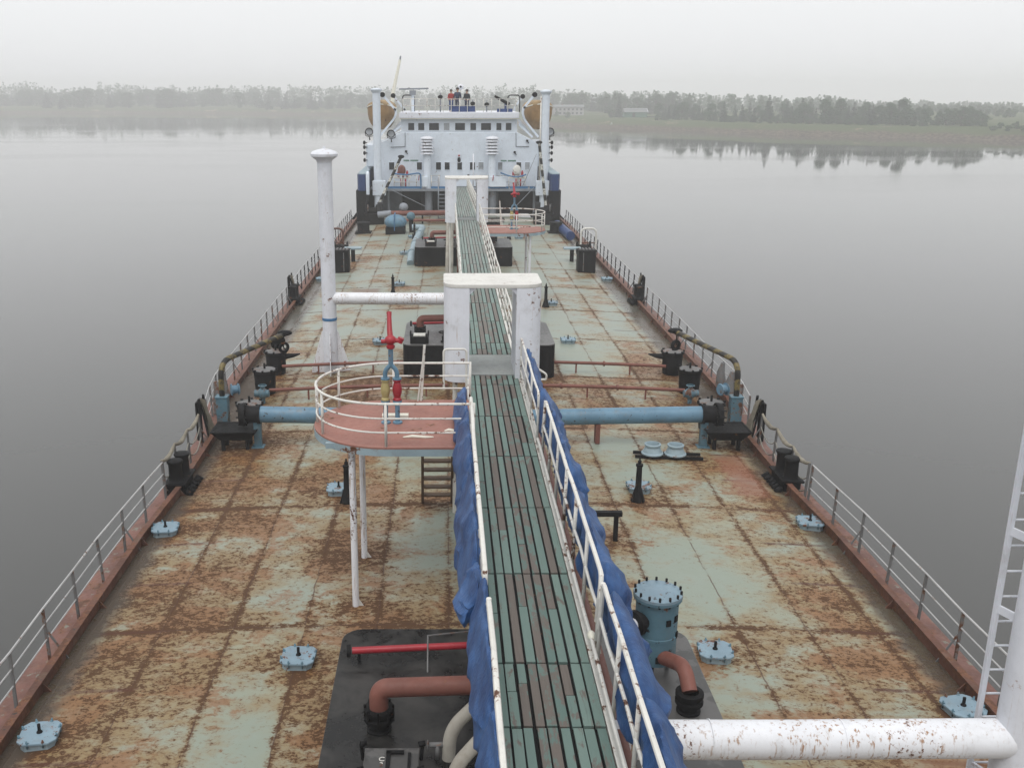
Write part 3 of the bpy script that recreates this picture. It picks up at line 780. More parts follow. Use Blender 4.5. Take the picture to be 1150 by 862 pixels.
def redpipe(label, X0, X1, Y, z):
    t = thing('fire_main_pipe', label, 'pipe', ((X0 + X1) / 2, Y, z))
    MB().tube([(X0, Y, z), (X1, Y + .12, z + .03)], .052, 12).build('pipe', M['redpaint'], t)
    f = MB(); f.cyl((X0 - .02, Y, z), (X0 - .08, Y - .005, z), .095, 14); f.build('end_flange', M['black'], t)
    for u in (.05, .95): X = X0 + (X1 - X0) * u; MB().beam((X, Y + .05, z - .2), (X, Y + .05, z), .04, .04).build('support', M['black'], t)
redpipe('bright red pipe with a black end flange lying across the near left trunk top', -2.33, -.4, 12.95, ZT + .2)
redpipe('red pipe with a black end flange on the second trunk behind the elbow', -2.15, -.4, 34.6, ZT + .22)
redpipe('red pipe on the farthest trunk left of the catwalk', -2.25, -.4, 57.0, ZT + .15)

# black hatch with lettering and its clamps, bottom of the picture
t = thing('trunk_hatch', 'black clamped hatch with white characters on the near left trunk top', 'hatch', (-1.62, 10.35, ZT))
h = MB(); h.box((-1.62, 10.32, ZT + .09), (.62, .62, .18)); h.build('coaming', M['black'], t, .02)
h = MB(); h.box((-1.62, 10.32, ZT + .20), (.68, .68, .04)); h.build('lid', M['grey_top'], t, .012)
for a in (-1, 1):
    for b in (-1, 1):
        h = MB(); X, Y = -1.62 + a * .36, 10.32 + b * .24
        h.beam((X, Y, ZT + .12), (X + a * .02, Y + .02, ZT + .34), .035, .03); h.cyl((X - .03, Y, ZT + .34), (X + .05, Y + .02, ZT + .35), .035, 8); h.build('clamp', M['black'], t)
h = MB(); h.box((-1.58, 10.55, ZT + .235), (.22, .05, .03)); h.box((-1.66, 10.36, ZT + .235), (.05, .4, .03)); h.box((-1.40, 10.33, ZT + .235), (.04, .4, .03)); h.build('lid_bar', M['black'], t)
for k, s_ in enumerate(('C', '3')):
    cu = bpy.data.curves.new('lettering', 'FONT'); cu.body = s_; cu.size = .11; cu.extrude = .002; cu.align_x = 'CENTER'
    tmp = bpy.data.objects.new('tmp', cu); COL.objects.link(tmp); bpy.context.view_layer.update(); me = bpy.data.meshes.new_from_object(tmp); bpy.data.objects.remove(tmp)
    ob = bpy.data.objects.new('lettering', me); COL.objects.link(ob); ob.parent = t
    ob.location = (-.12, .05 - k * .10, .224); me.materials.append(M['rail_white'])
for k, (p, q, lb) in enumerate((((-.92, 10.75), (-.55, 11.25), 'farther'), ((-.88, 10.0), (-.5, 10.6), 'nearer'))):
    o = MB().tube(fillet([(p[0], p[1], ZT - .02), (p[0] + .02, p[1], ZT + .42), (q[0] + .15, q[1], ZT + .62)], .3, 8), .085, 14).build('lagged_pipe', M['lagging'])
    tag(o, 'curved pipe in dirty grey lagging beside the left tarpaulin, %s of the two' % lb, 'pipe')
t = thing('drain_valve', 'small grey valve on the trunk top beside the lagged pipes', 'valve', (-1.05, 10.75, ZT))
v = MB(); v.cyl((-1.16, 10.74, ZT + .2), (-.92, 10.76, ZT + .2), .035, 8); v.cyl((-1.06, 10.74, ZT - .01), (-1.06, 10.74, ZT + .2), .03, 8); v.build('valve_body', M['rail_grey'], t)
MB().lathe([(.05, -.01), (.07, 0), (.05, .01), (.05, -.01)], (-1.18, 10.74, ZT + .2), 12, rotY(PI / 2)).build('hand_wheel', M['rail_grey'], t)
t = thing('lever_rod', 'thin dark lever rod standing by the red pipe on the near trunk', 'rod', (-1.25, 13.2, ZT))
MB().tube([(-1.22, 12.7, ZT - .01), (-1.22, 13.1, ZT + .36), (-.5, 13.35, ZT + .3)], .013, 6).build('rod', M['rail_grey'], t)
o = MB().beam((-2.7, 14.02, camber(2.5) + .10), (-1.95, 14.05, camber(2) + .10), .10, .22).build('steel_offcut', M['rail_grey']); tag(o, 'dark rusty angle iron lying at the far edge of the near left trunk', 'angle iron')

# valves on the second trunk
for X, Y, z, lb in ((-1.05, 32.75, ZT, 'small black valve with a hand wheel on the front edge of the second trunk'), (-.95, 55.5, ZT - .08, 'small black valve with a hand wheel on the farthest trunk')):
    t = thing('wheel_valve', lb, 'valve', (X, Y, z))
    MB().lathe([(.09, -.01), (.09, .04), (.04, .05), (.05, .2), (.02, .22), (.02, .36), (0, .36)], (X, Y, z), 10).build('valve_body', M['black'], t)
    MB().lathe([(.14, 0), (.17, .02), (.14, .04), (.14, 0)], (X, Y, z + .32), 14).build('hand_wheel', M['black'], t)
for X, Y, z, lb in ((-1.85, 32.75, ZT, 'black valve box with white top on the front edge of the second trunk'), (-1.8, 55.6, ZT - .08, 'black valve box on the front edge of the farthest trunk')):
    t = thing('valve_box', lb, 'valve box', (X, Y, z))
    MB().box((X, Y, z + .11), (.62, .5, .24)).build('box_body', M['black'], t, .02); MB().box((X, Y, z + .25), (.4, .34, .05)).build('box_lid', M['rail_white'], t, .01)
    h = MB()
    for a in (-.3, .3): h.tube([(X + a, Y - .12, z + .2), (X + a, Y - .1, z + .36), (X + a, Y + .1, z + .36), (X + a, Y + .12, z + .2)], .022, 6)
    h.build('handle', M['black'], t)
t = thing('pump_unit', 'black rounded pump on the farthest trunk, under the right platform', 'pump', (1.7, 57.6, ZT))
MB().ell((1.75, 57.4, ZT + .75), (.45, .5, .42)).build('pump_body', M['black'], t); MB().cyl((1.75, 57.4, ZT - .1), (1.75, 57.4, ZT + .8), .25, 14).build('pump_foot', M['black'], t)
MB().tube([(.6, 57.6, ZT + 1.1), (2.4, 57.6, ZT + 1.1)], .14, 12).build('pump_pipe', M['black'], t)

# ------------------------------------------------------------------ blue filter on the right trunk
X, Y = 2.06, 12.75
t = thing('blue_filter', 'rusty light blue cylinder filter with bolted lid, standing right of the tarpaulins', 'filter', (X, Y, ZT))
MB().lathe([(0, 1.58), (.2, 1.58), (.29, 1.60), (.30, 1.62), (.30, 1.98), (.31, 1.985), (.31, 2.03), (.30, 2.035), (.30, 2.56), (.345, 2.57), (.345, 2.61)], (X, Y, 0), 28).build('cylinder', M['blue_rust'], t)
MB().lathe([(.345, 2.61), (.345, 2.65), (.33, 2.66), (0, 2.672)], (X, Y, 0), 28).build('lid', M['hatch_blue'], t)
b = MB()
for k in range(14): a = k * PI / 7 + .1; b.cyl((X + .325 * math.cos(a), Y + .325 * math.sin(a), 2.55), (X + .325 * math.cos(a), Y + .325 * math.sin(a), 2.71), .018, 6)
b.build('lid_bolt', M['black'], t)
for k, (a, z) in enumerate(((-1.2, 2.3), (-.7, 2.33), (-.5, 2.05), (-1.6, 1.72), (-.9, 1.7))):
    MB().box((X + .3 * math.cos(a), Y + .3 * math.sin(a), z), (.03, .07, .09), rotZ(a)).build('lug', M['black'], t)
n_ = MB(); d = Vector((-.82, -.57, 0)).normalized(); c = Vector((X, Y, 2.28))
n_.cyl(c + d * .2, c + d * .40, .125, 16); n_.cyl(c + d * .38, c + d * .45, .185, 18); n_.build('side_flange', M['black'], t)
MB().cyl(c + d * .44, c + d * .95, .085, 14).build('side_pipe', M['white'], t)
e = MB().tube(fillet([(X, Y, 1.62), (X, Y, 1.42 + .22), (X + .05, Y - .12, 1.50), (X + .34, Y - .5, 1.9), (X + .36, Y - .62, 1.5)], .2, 6), .11, 14) if False else MB().tube(fillet([(X - .02, Y, 1.66), (X - .02, Y, 1.30 + .36), (X + .25, Y - .75, 1.92), (X + .28, Y - 1.0, ZT + .30)], .3, 8), .105, 14)
e.build('outlet_elbow', M['brownpipe'], t)
v = MB().lathe([(.16, 0), (.165, .03), (.13, .05), (.14, .12), (.19, .14), (.19, .19), (.16, .2), (.16, .24), (.19, .25), (.19, .30), (.12, .31)], (X + .28, Y - 1.0, ZT), 18); v.build('outlet_valve', M['black'], t)
s_ = MB()
for a in (.5, 2.6, 4.4): s_.beam((X + .26 * math.cos(a), Y + .26 * math.sin(a), ZT - .01), (X + .26 * math.cos(a), Y + .26 * math.sin(a), 1.64), .05, .05)
s_.build('leg', M['black'], t)
o = MB().tube([(.86, 6.5, 2.9), (.86, 13.0, 2.9), (.86, 19, 2.86)], .10, 14).build('catwalk_pipe', M['brownpipe']); tag(o, 'red brown pipe running along below the right edge of the catwalk', 'pipe')

# ------------------------------------------------------------------ catwalk
WZ = 3.5; WX0, WX1 = -.44, .62
def walk_z(Y): return WZ if Y < 50 else WZ - (Y - 50) * (.98 / 28.6)
walk = thing('catwalk', 'raised catwalk of worn green boards running from the camera to the deckhouse', 'catwalk', (.09, 12, WZ))
joints = [6.3, 8.39, 9.53, 11.63, 13.76, 15.96, 18.16, 20.32, 21.07]
joints2 = [22.86, 24.02, 26.47, 28.95, 31.3, 33.6, 36.0, 38.4, 40.8, 43.2, 45.6, 48.0, 49.2]
joints3 = [50.2, 52.4, 54.8, 57.2, 59.6, 62.0, 64.4, 66.8, 69.2, 71.6, 74.0, 76.4, 78.5]
rnd = random.Random(11)
for js in (joints, joints2, joints3):
    for a, b in zip(js, js[1:]):
        m = MB(); n = 9; w = (WX1 - WX0) / n
        for i in range(n):
            cx = WX0 + w * (i + .5) + rnd.uniform(-.004, .004); ww = w - .018 - rnd.uniform(0, .014)
            y0, y1 = a + .012 + rnd.uniform(0, .012), b - .012 - rnd.uniform(0, .012); dz = rnd.uniform(-.004, .004)
            p0, p1 = Vector((cx, y0, walk_z(y0) - .02 + dz)), Vector((cx + rnd.uniform(-.004, .004), y1, walk_z(y1) - .02 + dz))
            if rnd.random() < .4:
                u = rnd.uniform(.3, .7); pm = p0.lerp(p1, u); dv = (p1 - p0).normalized() * .006; o_ = Vector((rnd.uniform(-.006, .006), 0, rnd.uniform(-.004, .004)))
                m.beam(p0, pm - dv, ww, .04); m.beam(pm + dv + o_, p1 + o_, ww - rnd.uniform(0, .01), .04)
            else: m.beam(p0, p1, ww, .04)
        m.build('board_section', M['boards'], walk, .004)
m = MB(); m.box((.09, 21.96, WZ - .012), (WX1 - WX0, 1.74, .03)); m.build('steel_plate', M['steel_plate'], walk)
m = MB(); m.box((.09, 49.7, WZ - .012), (WX1 - WX0, .9, .03)); m.build('steel_plate', M['steel_plate'], walk)
m = MB(); m.beam((.09, 6.2, WZ - .06), (.09, 49.9, WZ - .06), WX1 - WX0 - .02, .03); m.beam((.09, 50.0, WZ - .06), (.09, 78.5, walk_z(78.5) - .06), WX1 - WX0 - .02, .03); m.build('gap_shade_sheet', M['black'], walk)  # dark sheet added beneath the boards so their gaps look shaded
for X in (WX0 - .035, WX1 + .035):
    m = MB(); m.beam((X, 6.0, WZ - .09), (X, 50, WZ - .09), .06, .16); m.beam((X, 50, WZ - .09), (X, 78.6, walk_z(78.6) - .09), .06, .16); m.build('side_beam', M['rail_white'], walk)
Y = 7.2
while Y < 78:
    m = MB(); m.beam((WX0 - .05, Y, walk_z(Y) - .11), (WX1 + .05, Y, walk_z(Y) - .11), .08, .1); m.build('cross_beam', M['black'], walk)
    Y += 2.3
for Y in (15.2, 29.5, 40, 45.5, 53, 61.5, 69, 75):
    for X in (WX0 + .12, WX1 - .12):
        zb = camber(0) - .02
        MB().tube([(X, Y, zb), (X, Y, walk_z(Y) - .12)], .055, 10).build('leg', M['brownpipe'], walk)

def handrail(name, label, X, y0, y1, step, hs, r, ends=True, mat='rail_white', gaps=(), lean=0.0):
    t = thing(name, label, 'handrail', (X, (y0 + y1) / 2, walk_z((y0 + y1) / 2)))
    n = max(1, round((y1 - y0) / step)); rails = [[] for _ in hs]
    rnd = random.Random(int(y0 * 3 + X * 10))
    for i in range(n + 1):
        Y = y0 + (y1 - y0) * i / n; z = walk_z(Y)
        a = Vector((X, Y, z - .12)); b = Vector((X + lean * hs[0], Y + rnd.uniform(-.02, .02), z + hs[0]))
        MB().tube([a, b], r * .9, 8).build('post', M[mat], t)
    for j, h in enumerate(hs):
        pts = []
        for i in range(2 * n + 1):
            Y = y0 + (y1 - y0) * i / (2 * n); pts.append(Vector((X + lean * h + rnd.uniform(-.008, .008), Y, walk_z(Y) + h + rnd.uniform(-.01, .01))))
        if j == 0 and ends:
            pts = [Vector((X, y0, walk_z(y0) + h * .4))] + pts + [Vector((X, y1, walk_z(y1) + h * .4))]; pts = fillet(pts, .1, 4)
        MB().tube(pts, r if j == 0 else r * .75, 8).build('top_rail' if j == 0 else 'middle_rail', M[mat], t)
    return t
handrail('catwalk_handrail', 'white pipe handrail on the left of the catwalk, nearest piece, beside the lowest tarpaulin', -.51, 5.6, 9.2, 1.8, (.95, .5), .03)
handrail('catwalk_handrail', 'white pipe handrail on the left of the catwalk above the left tarpaulins', -.53, 9.75, 16.2, 2.15, (.98, .5), .03)
handrail('catwalk_handrail', 'white pipe handrail on the right of the catwalk at the bottom, overlapping the tarpaulin', .70, 5.4, 9.6, 1.05, (.92, .5), .027, lean=.03)
handrail('catwalk_handrail', 'white pipe handrail on the right of the catwalk between two tarpaulin heaps', .70, 9.75, 16.1, 1.06, (.95, .5), .027, lean=.03)
handrail('catwalk_handrail', 'rusty white handrail on the right of the catwalk just before the near arch', .66, 16.6, 20.7, 1.35, (.92, .52, .2), .022)
handrail('catwalk_handrail', 'low white lattice handrail on the right of the catwalk beyond the near arch', .66, 21.9, 48.4, 1.55, (.88, .58, .28), .022)
handrail('catwalk_handrail', 'white handrail on the left of the catwalk between the two arches', -.50, 24.2, 48.4, 2.0, (.88, .45), .024)
handrail('catwalk_handrail', 'white handrail on the right of the catwalk beyond the far arch', .66, 50.4, 78, 1.9, (.9, .6, .3), .024)
handrail('catwalk_handrail', 'white handrail on the left of the catwalk beyond the far arch', -.50, 50.4, 78, 2.0, (.9, .45), .024)
# loose inner rail at the very edge of the boards
o = MB().tube([(.665, Y, WZ + .10 + .012 * math.sin(Y * 2.1)) for Y in [6 + .5 * k for k in range(30)]], .024, 8).build('edge_rail', M['rail_white']); tag(o, 'low rusty white pipe along the right edge of the green boards', 'rail')
t = thing('rope_knot', 'white rag knotted round the low pipe at the right edge of the boards', 'rag', (.67, 9.9, WZ + .1))
k = MB(); k.ell((.675, 9.9, WZ + .11), (.05, .09, .055)); k.tube([(.69, 9.86, WZ + .1), (.72, 9.72, WZ + .04), (.70, 9.66, WZ - .03)], [.03, .025, .01], 6); k.tube([(.69, 9.92, WZ + .1), (.735, 9.78, WZ + .08), (.75, 9.70, WZ + .01)], [.03, .02, .01], 6)
k.build('knot', M['cream'], t)

# ------------------------------------------------------------------ tarpaulins
def tarp(label, X, y0, y1, zt, zb, bulge, sx, seed, pinch=(), cap=.25):
    m = MB(); nu = int((y1 - y0) * 26) + 12; nv = 48; vs = []; fs = []
    for i in range(nu + 1):
        u = i / nu; Y = y0 + (y1 - y0) * u
        e = min(u, 1 - u) * (y1 - y0); f = min(1, .30 + .70 * math.sqrt(max(0, min(1, e / cap))))
        for p, wdt in pinch: f *= 1 - .55 * math.exp(-((Y - p) / wdt) ** 2)
        zc, hz = (zt + zb) / 2, (zt - zb) / 2
        sagy = .06 * noise.noise(Vector((Y * .6, seed * 3.1, 0)))
        for j in range(nv):
            a = 2 * PI * j / nv; ca, sa = math.cos(a), math.sin(a)
            q = Vector((ca * 1.2, Y * 1.1, sa * 1.6 + seed * 5.3))
            ph = .5 * noise.noise(Vector((Y * .7, sa * 1.2, seed * 2.7)))
            c1 = 1 - abs(noise.noise(Vector((Y * 1.15 + .8 * a + 1.5 * ph, .25 * ca, seed * 4.1)))) * 2.6
            c2 = 1 - abs(noise.noise(Vector((Y * 2.7 - 1.1 * a + 3 * ph, .4 * sa, seed * 1.7)))) * 2.6
            fold = .24 * max(0, c1) ** 2 + .045 * max(0, c2) ** 2 - .13 + .26 * noise.noise(Vector((ca * .7, Y * .95, sa * .6 + seed * 5.3)))
            rx = bulge * (1.0 + fold * 1.6) * f; rz = hz * (1.0 + fold * .7) * (f ** .55)
            drop = (1 - sa) * .5
            px = X + sx * (bulge * 1.02 * (.30 + .70 * drop) + rx * ca * (.45 + .55 * drop))
            pz = zc + sagy + rz * sa
            vs.append((px, Y + .06 * noise.noise(Vector((a, Y * 3, seed))), pz))
    for i in range(nu):
        for j in range(nv): fs.append((i * nv + j, i * nv + (j + 1) % nv, (i + 1) * nv + (j + 1) % nv, (i + 1) * nv + j))
    fs.append(tuple(range(nv))); fs.append(tuple(nu * nv + j for j in reversed(range(nv))))
    m.add(vs, fs, True); o = m.build('tarpaulin', M['tarp'])
    tag(o, label, 'tarpaulin')
    return o
tarp('long flat blue tarpaulin hung on the left rail at the bottom of the picture', -.50, 5.2, 9.9, 4.42, 3.72, .13, -1, 1, ((7.5, .12),))
tarp('small balled blue tarpaulin on the left rail, just below the end of the upper rail', -.56, 9.75, 10.65, 4.25, 3.72, .17, -1, 2)
tarp('faded blue tarpaulin hung on the left rail, between the ball and the platform', -.55, 10.5, 13.55, 4.46, 3.45, .17, -1, 3, ((13.2, .2),))
tarp('bright blue tarpaulin hung on the left rail beside the brown ladder', -.55, 13.5, 16.3, 4.44, 3.35, .17, -1, 4, ((15.9, .2),))
tarp('short dark blue tarpaulin heap on the right edge of the platform', -.56, 16.3, 18.4, 4.15, 3.55, .16, -1, 5)
tarp('large blue tarpaulin sloping from the right rail at the bottom of the picture', .74, 5.0, 9.8, 4.30, 3.45, .29, 1, 6, ((7.9, .15),))
tarp('round blue tarpaulin roll with a rope edge next to the blue filter', .76, 9.9, 11.9, 4.30, 3.45, .26, 1, 7)
tarp('balled blue tarpaulin bulging from the right rail next to the small dark bracket', .76, 11.85, 13.3, 4.18, 3.4, .26, 1, 8)
tarp('long blue tarpaulin hung on the right rail from the bracket to the blue cargo pipe', .74, 13.2, 17.4, 4.40, 3.45, .24, 1, 9, ((15.1, .15),))
tarp('upper blue tarpaulin on the right rail below the near white arch', .72, 17.3, 20.6, 4.25, 3.65, .16, 1, 10, ((19.9, .2),))

# ------------------------------------------------------------------ white arches over the catwalk
def arch(label, Y0, first=[]):
    if first: return copy_tree(first[0], (.05, Y0, WZ), None, label)
    t = thing('portal_arch', label, 'arch', (.05, Y0, WZ)); zb, zi, zt = 3.40, 5.38, 5.56
    D = 1.4
    for s_ in (-1, 1):
        xi, xo = .05 + s_ * .50, .05 + s_ * 1.05
        if s_ < 0: xi = -.45
        r = .34; poly = [(xi, Y0), (xi, Y0 + D)]
        for k in range(7): a = R(90 - 15 * k); q_ = .08; poly.append((xo - s_ * q_ + s_ * q_ * math.cos(a), Y0 + D - q_ + q_ * math.sin(a)))
        for k in range(7): a = R(-15 * k); poly.append((xo - s_ * r + s_ * r * math.cos(a), Y0 + r + r * math.sin(a)))
        MB().prism(poly, zb, zi + .098).build('leg', M['white'], t, .008)
    poly = []; x0, x1 = -1.0, 1.1
    for r, cx, cy, a0 in ((.34, x1 - .34, Y0 + .34, -90), (.08, x1 - .08, Y0 + D - .08, 0), (.08, x0 + .08, Y0 + D - .08, 90), (.34, x0 + .34, Y0 + .34, 180)):
        for k in range(7): a = R(a0 + k * 15); poly.append((cx + (r + .008) * math.cos(a), cy + (r + .008) * math.sin(a)))
    MB().prism(poly, zi + .10, zt).build('top', M['cream_top'], t, .012)
    for s_ in (-1, 1):
        MB().prism([(s_ * .0, 0), (s_ * .16, 0), (s_ * .0, -.16)], Y0 + .05, Y0 + D - .05, Matrix(((1, 0, 0), (0, 0, 1), (0, 1, 0))), ((-.46 if s_ > 0 else .56), 0, zi + .098)).build('corner_plate', M['white'], t)
        for dy in (.25, 1.15): MB().tube([(.05 + s_ * .8, Y0 + dy, .2), (.05 + s_ * .8, Y0 + dy, zb + .03)], .055, 10).build('support', M['rail_white'], t)
    first.append(t); return t
arch('near white steel arch over the catwalk with a thin rust mark on its top', 20.8)
arch('far white steel arch over the catwalk just before the deckhouse', 48.8)
t = thing('hand_lamp', 'small red lamp box on the handrail at the near arch', 'lamp', (.62, 22.3, 4.2))
MB().box((.64, 21.95, 4.30), (.13, .12, .17)).build('lamp_body', M['redpaint'], t, .015); MB().beam((.64, 21.95, 4.1), (.64, 21.95, 4.25), .04, .04).build('bracket', M['rail_white'], t)

for pts, lb in (([(-.52, 20.3, 3.4), (-.52, 20.3, 4.28), (-1.0, 20.3, 4.28), (-1.0, 20.3, 3.4)], 'bent white guard loop in front of the left leg of the near arch'), ([(1.0, 20.76, 3.75), (1.22, 20.7, 3.62), (1.22, 20.7, 3.5), (.95, 20.72, 3.5)], 'small white bent handle at the foot of the right leg of the near arch')):
    o = MB().tube(fillet(pts, .08, 5), .024, 8).build('guard_loop', M['rail_white']); tag(o, lb, 'guard loop')
for dx, lb in ((0, 'inner'), (.22, 'outer')):
    o = MB().tube(fillet([(-.62 - dx, 60.5, 2.6), (-.62 - dx, 57.5, 2.5), (-.66 - dx, 52.8, 1.2), (-.68 - dx, 52.5, .2)], .6, 6), .10, 10).build('lagged_pipe', M['lagging']); tag(o, 'grey lagged pipe sloping down beside the catwalk before the far arch, %s of the two' % lb, 'pipe')

# ------------------------------------------------------------------ round platforms and fire monitors
def platform(sx, YC, label, xr):
    S = lambda x: (xr + sx * (x - xr)) if sx < 0 else x
    f = (lambda x: x) if sx > 0 else (lambda x: .18 - x)
    t = thing('round_platform', label, 'platform', (f(-2.0), YC, WZ))
    def outline(rad):
        p = [(f(-.47), YC - rad), (f(-2.0), YC - rad)]
        for k in range(1, 36): a = R(-90 - k * 5); p.append((f(-2.0 + rad * math.cos(a)), YC + rad * math.sin(a)))
        p += [(f(-2.0), YC + rad), (f(-.47), YC + rad)]; return p
    MB().prism(outline(1.42), WZ - .03, WZ).build('floor_plate', M['platform'], t)
    m = MB(); p = outline(1.425); q = outline(1.37)
    for a in range(len(p) - 1):
        A, B, C, D = p[a], p[a + 1], q[a + 1], q[a]
        m.add([(x, y, z) for z in (WZ - .16, WZ - .034) for x, y in (A, B, C, D)], [(3, 2, 1, 0), (4, 5, 6, 7), (0, 1, 5, 4), (2, 3, 7, 6)])
    m.build('edge_beam', M['grey_blue'], t)
    for dy in (-1.03, 1.0):
        MB().tube([(f(-2.64), YC + dy, camber(2.64) - .02), (f(-2.64), YC + dy, WZ - .1)], .062, 12).build('leg', M['white_rusty'], t)
        MB().prism([(0, 0), (.15, 0), (0, .24)], -.01, .01, rotX(PI / 2), (f(-2.64) , YC + dy, camber(2.64) - .01)).build('foot_bracket', M['rail_white'], t)
        MB().beam((f(-3.1), YC + dy, WZ - .09), (f(-.5), YC + dy, WZ - .09), .1, .1).build('floor_beam', M['grey_blue'], t)
    H = .78
    path = outline(1.37)
    for j, h in enumerate((H, H * .66, H * .33)):
        MB().tube([(x, y, WZ + h) for x, y in path], .024 if j == 0 else .017, 8).build('top_rail' if j == 0 else 'middle_rail', M['rail_white'], t)
    pp = [path[0], path[1], path[13], path[19], path[27], path[-2], path[-1]]
    for x, y in pp: MB().tube([(x, y, WZ - .05), (x, y, WZ + H + .02)], .026, 8).build('rail_post', M['rail_white'], t)
    x, y = path[-2]; MB().beam((x + .55 * sx, y, WZ), (x + .62 * sx, y, WZ + 1.15), .05, .05).build('rail_post', M['rail_white'], t)
    MB().beam((x + .48 * sx, y - .02, WZ), (x + .62 * sx, y - .02, WZ + 1.1), .04, .03).build('brace', M['rail_white'], t)
    return t
platform(1, 17.8, 'round red floored platform on white legs left of the catwalk, near the camera', 0)
platform(-1, 45.8, 'distant round red floored platform on white legs right of the catwalk', 0)

def monitor(X, Y, label, sx=1):
    t = thing('fire_monitor', label, 'fire monitor', (X, Y, WZ))
    for d, mt, nm in ((-.11, 'yellow', 'valve'), (.11, 'redpaint', 'valve')):
        x = X + sx * d
        MB().lathe([(.09, 0), (.09, .03), (.045, .04), (.045, .40), (.085, .41), (.085, .45)], (x, Y, WZ), 14).build('riser', M['blue'], t)
        MB().lathe([(.08, .45), (.08, .48), (.06, .50), (.085, .60), (.09, .68), (.06, .80), (.08, .82), (.08, .85)], (x, Y, WZ), 14).build('valve', M[mt], t)
    y = MB()
    for d in (-.11, .11):
        y.tube(fillet([(X + d, Y, WZ + .85), (X + d, Y, WZ + 1.02), (X, Y, WZ + 1.13), (X, Y, WZ + 1.22)], .1, 5), .042, 12); y.cyl((X + d, Y, WZ + .85), (X + d, Y, WZ + .88), .085, 14)
    y.cyl((X, Y, WZ + 1.15), (X, Y, WZ + 1.46), .046, 12); y.build('y_pipe', M['blue'], t)
    r = MB(); r.lathe([(.07, 1.44), (.08, 1.47), (.08, 1.5), (.05, 1.52), (.06, 1.6)], (X, Y, WZ), 14); r.ell((X, Y, WZ + 1.6), (.11, .1, .09)); r.cyl((X - .17, Y, WZ + 1.57), (X + .2, Y - .02, WZ + 1.6), .04, 10)
    r.cyl((X + .16, Y, WZ + 1.55), (X + .2, Y, WZ + 1.64), .06, 10)
    r.build('monitor_head', M['redpaint'], t)
    n_ = MB(); n_.tube([(X, Y, WZ + 1.62), (X - .02, Y + .1, WZ + 1.78), (X - .03, Y + .25, WZ + 1.98), (X - .035, Y + .3, WZ + 2.05)], [.055, .05, .042, .05], 12); n_.build('nozzle', M['redpaint'], t)
    p = MB(); p.box((X + .05, Y + .35, WZ + .03), (.5, .16, .05)); p.build('floor_clip', M['cream'], t)
monitor(-1.97, 17.75, 'red fire monitor on blue twin pipes, standing on the near round platform')
monitor(2.15, 45.7, 'small red fire monitor on blue pipes, standing on the far right platform')
for x0, y0, w, lb in ((-1.45, 16.9, .55, 'long pale scuffed strip lying on the platform floor near the front rail'), (-.85, 17.25, .26, 'white rag lying on the platform floor near the blue heap')):
    m = MB(); m.tube([(x0 - w / 2, y0, WZ + .012), (x0 - w / 5, y0 + .03, WZ + .02), (x0 + w / 4, y0 - .01, WZ + .015), (x0 + w / 2, y0 + .02, WZ + .01)], [.012, .03, .026, .012], 6); o = m.build('white_rag', M['cream']); tag(o, lb, 'rag')

# brown ladder below the platform
t = thing('deck_ladder', 'dark brown timber ladder leaning up to the round platform beside the tarpaulin', 'ladder', (-1.16, 21.7, .25))
A0, A1 = Vector((-1.50, 21.68, .22)), Vector((-1.44, 19.6, 3.3)); B0, B1 = Vector((-.82, 21.68, .22)), Vector((-.80, 19.6, 3.3))
for a, b in ((A0, A1), (B0, B1)): MB().beam(a, b, .06, .12, (0, 1, .5)).build('stile', M['wood_dark'], t)
for k in range(1, 11):
    u = k / 11.0; MB().beam(A0.lerp(A1, u), B0.lerp(B1, u), .20, .035, (0, 0, 1)).build('rung', M['wood_dark'], t)

# ------------------------------------------------------------------ white vent masts
def mast(X, Y, zp, top, label, pl, band=True):
    zb = camber(X)
    t = thing('vent_mast', label, 'mast', (X, Y, zb)); r = .245
    MB().tube([(X, Y, zb - .02), (X, Y, top)], r, 24).build('pole', M['white'], t)
    MB().lathe([(r, -.18), (.27, -.1), (.44, .02), (.45, .10), (.40, .17), (.2, .24), (.05, .27), (.04, .33), (0, .34)], (X, Y, top), 24).build('cap', M['white'], t)
    for k in range(4):
        a = k * PI / 2 + .08
        MB().prism([(r - .02, -.02), (r + .42, -.02), (r + .42, .12), (r + .03, 1.45), (r - .02, 1.45)], -.012, .012, rotZ(a) @ rotX(PI / 2), (X, Y, zb)).build('foot_bracket', M['white_rusty'], t)
    if band: MB().lathe([(r + .004, 0), (r + .012, .01), (r + .012, .09), (r + .004, .10)], (X, Y, 1.98), 24).build('blue_band', M['strip_blue'], t)
    s_ = 1 if X < 0 else -1
    p = MB(); p.tube([(X + s_ * .1, Y, zp), (X + s_ * 2.5, Y, zp - .02), (s_ * .0 + .05, Y, zp - .02)], .205, 22); p.build('vent_pipe', M['white_rusty'], t)
    for d in (1.9, 3.3): MB().cyl((X + s_ * d, Y, zp - .01), (X + s_ * (d + .015), Y, zp - .01), .208, 22).build('weld_ring', M['white_rusty'], t)
    return t
mast(-4.95, 33.45, 2.74, 7.45, 'tall white vent mast with a cap and a horizontal pipe, standing on the left deck', 0)
t = mast(5.17, 9.15, 2.83, 7.6, 'rust streaked white vent mast and thick horizontal pipe at the right bottom corner', 0, False)
t = thing('mast_ladder', 'narrow white ladder on the right vent mast, right edge of the picture', 'ladder', (4.72, 9.4, .2))
MB().beam((4.94, 9.56, .2), (4.94, 9.56, 7.4), .05, .05).build('stile', M['white'], t); MB().beam((5.24, 9.56, .2), (5.24, 9.56, 7.4), .05, .05).build('stile', M['white'], t)
for k in range(24):
    z = .45 + k * .295; MB().tube([(4.94, 9.56, z), (5.24, 9.56, z)], .013, 6).build('rung', M['white'], t)
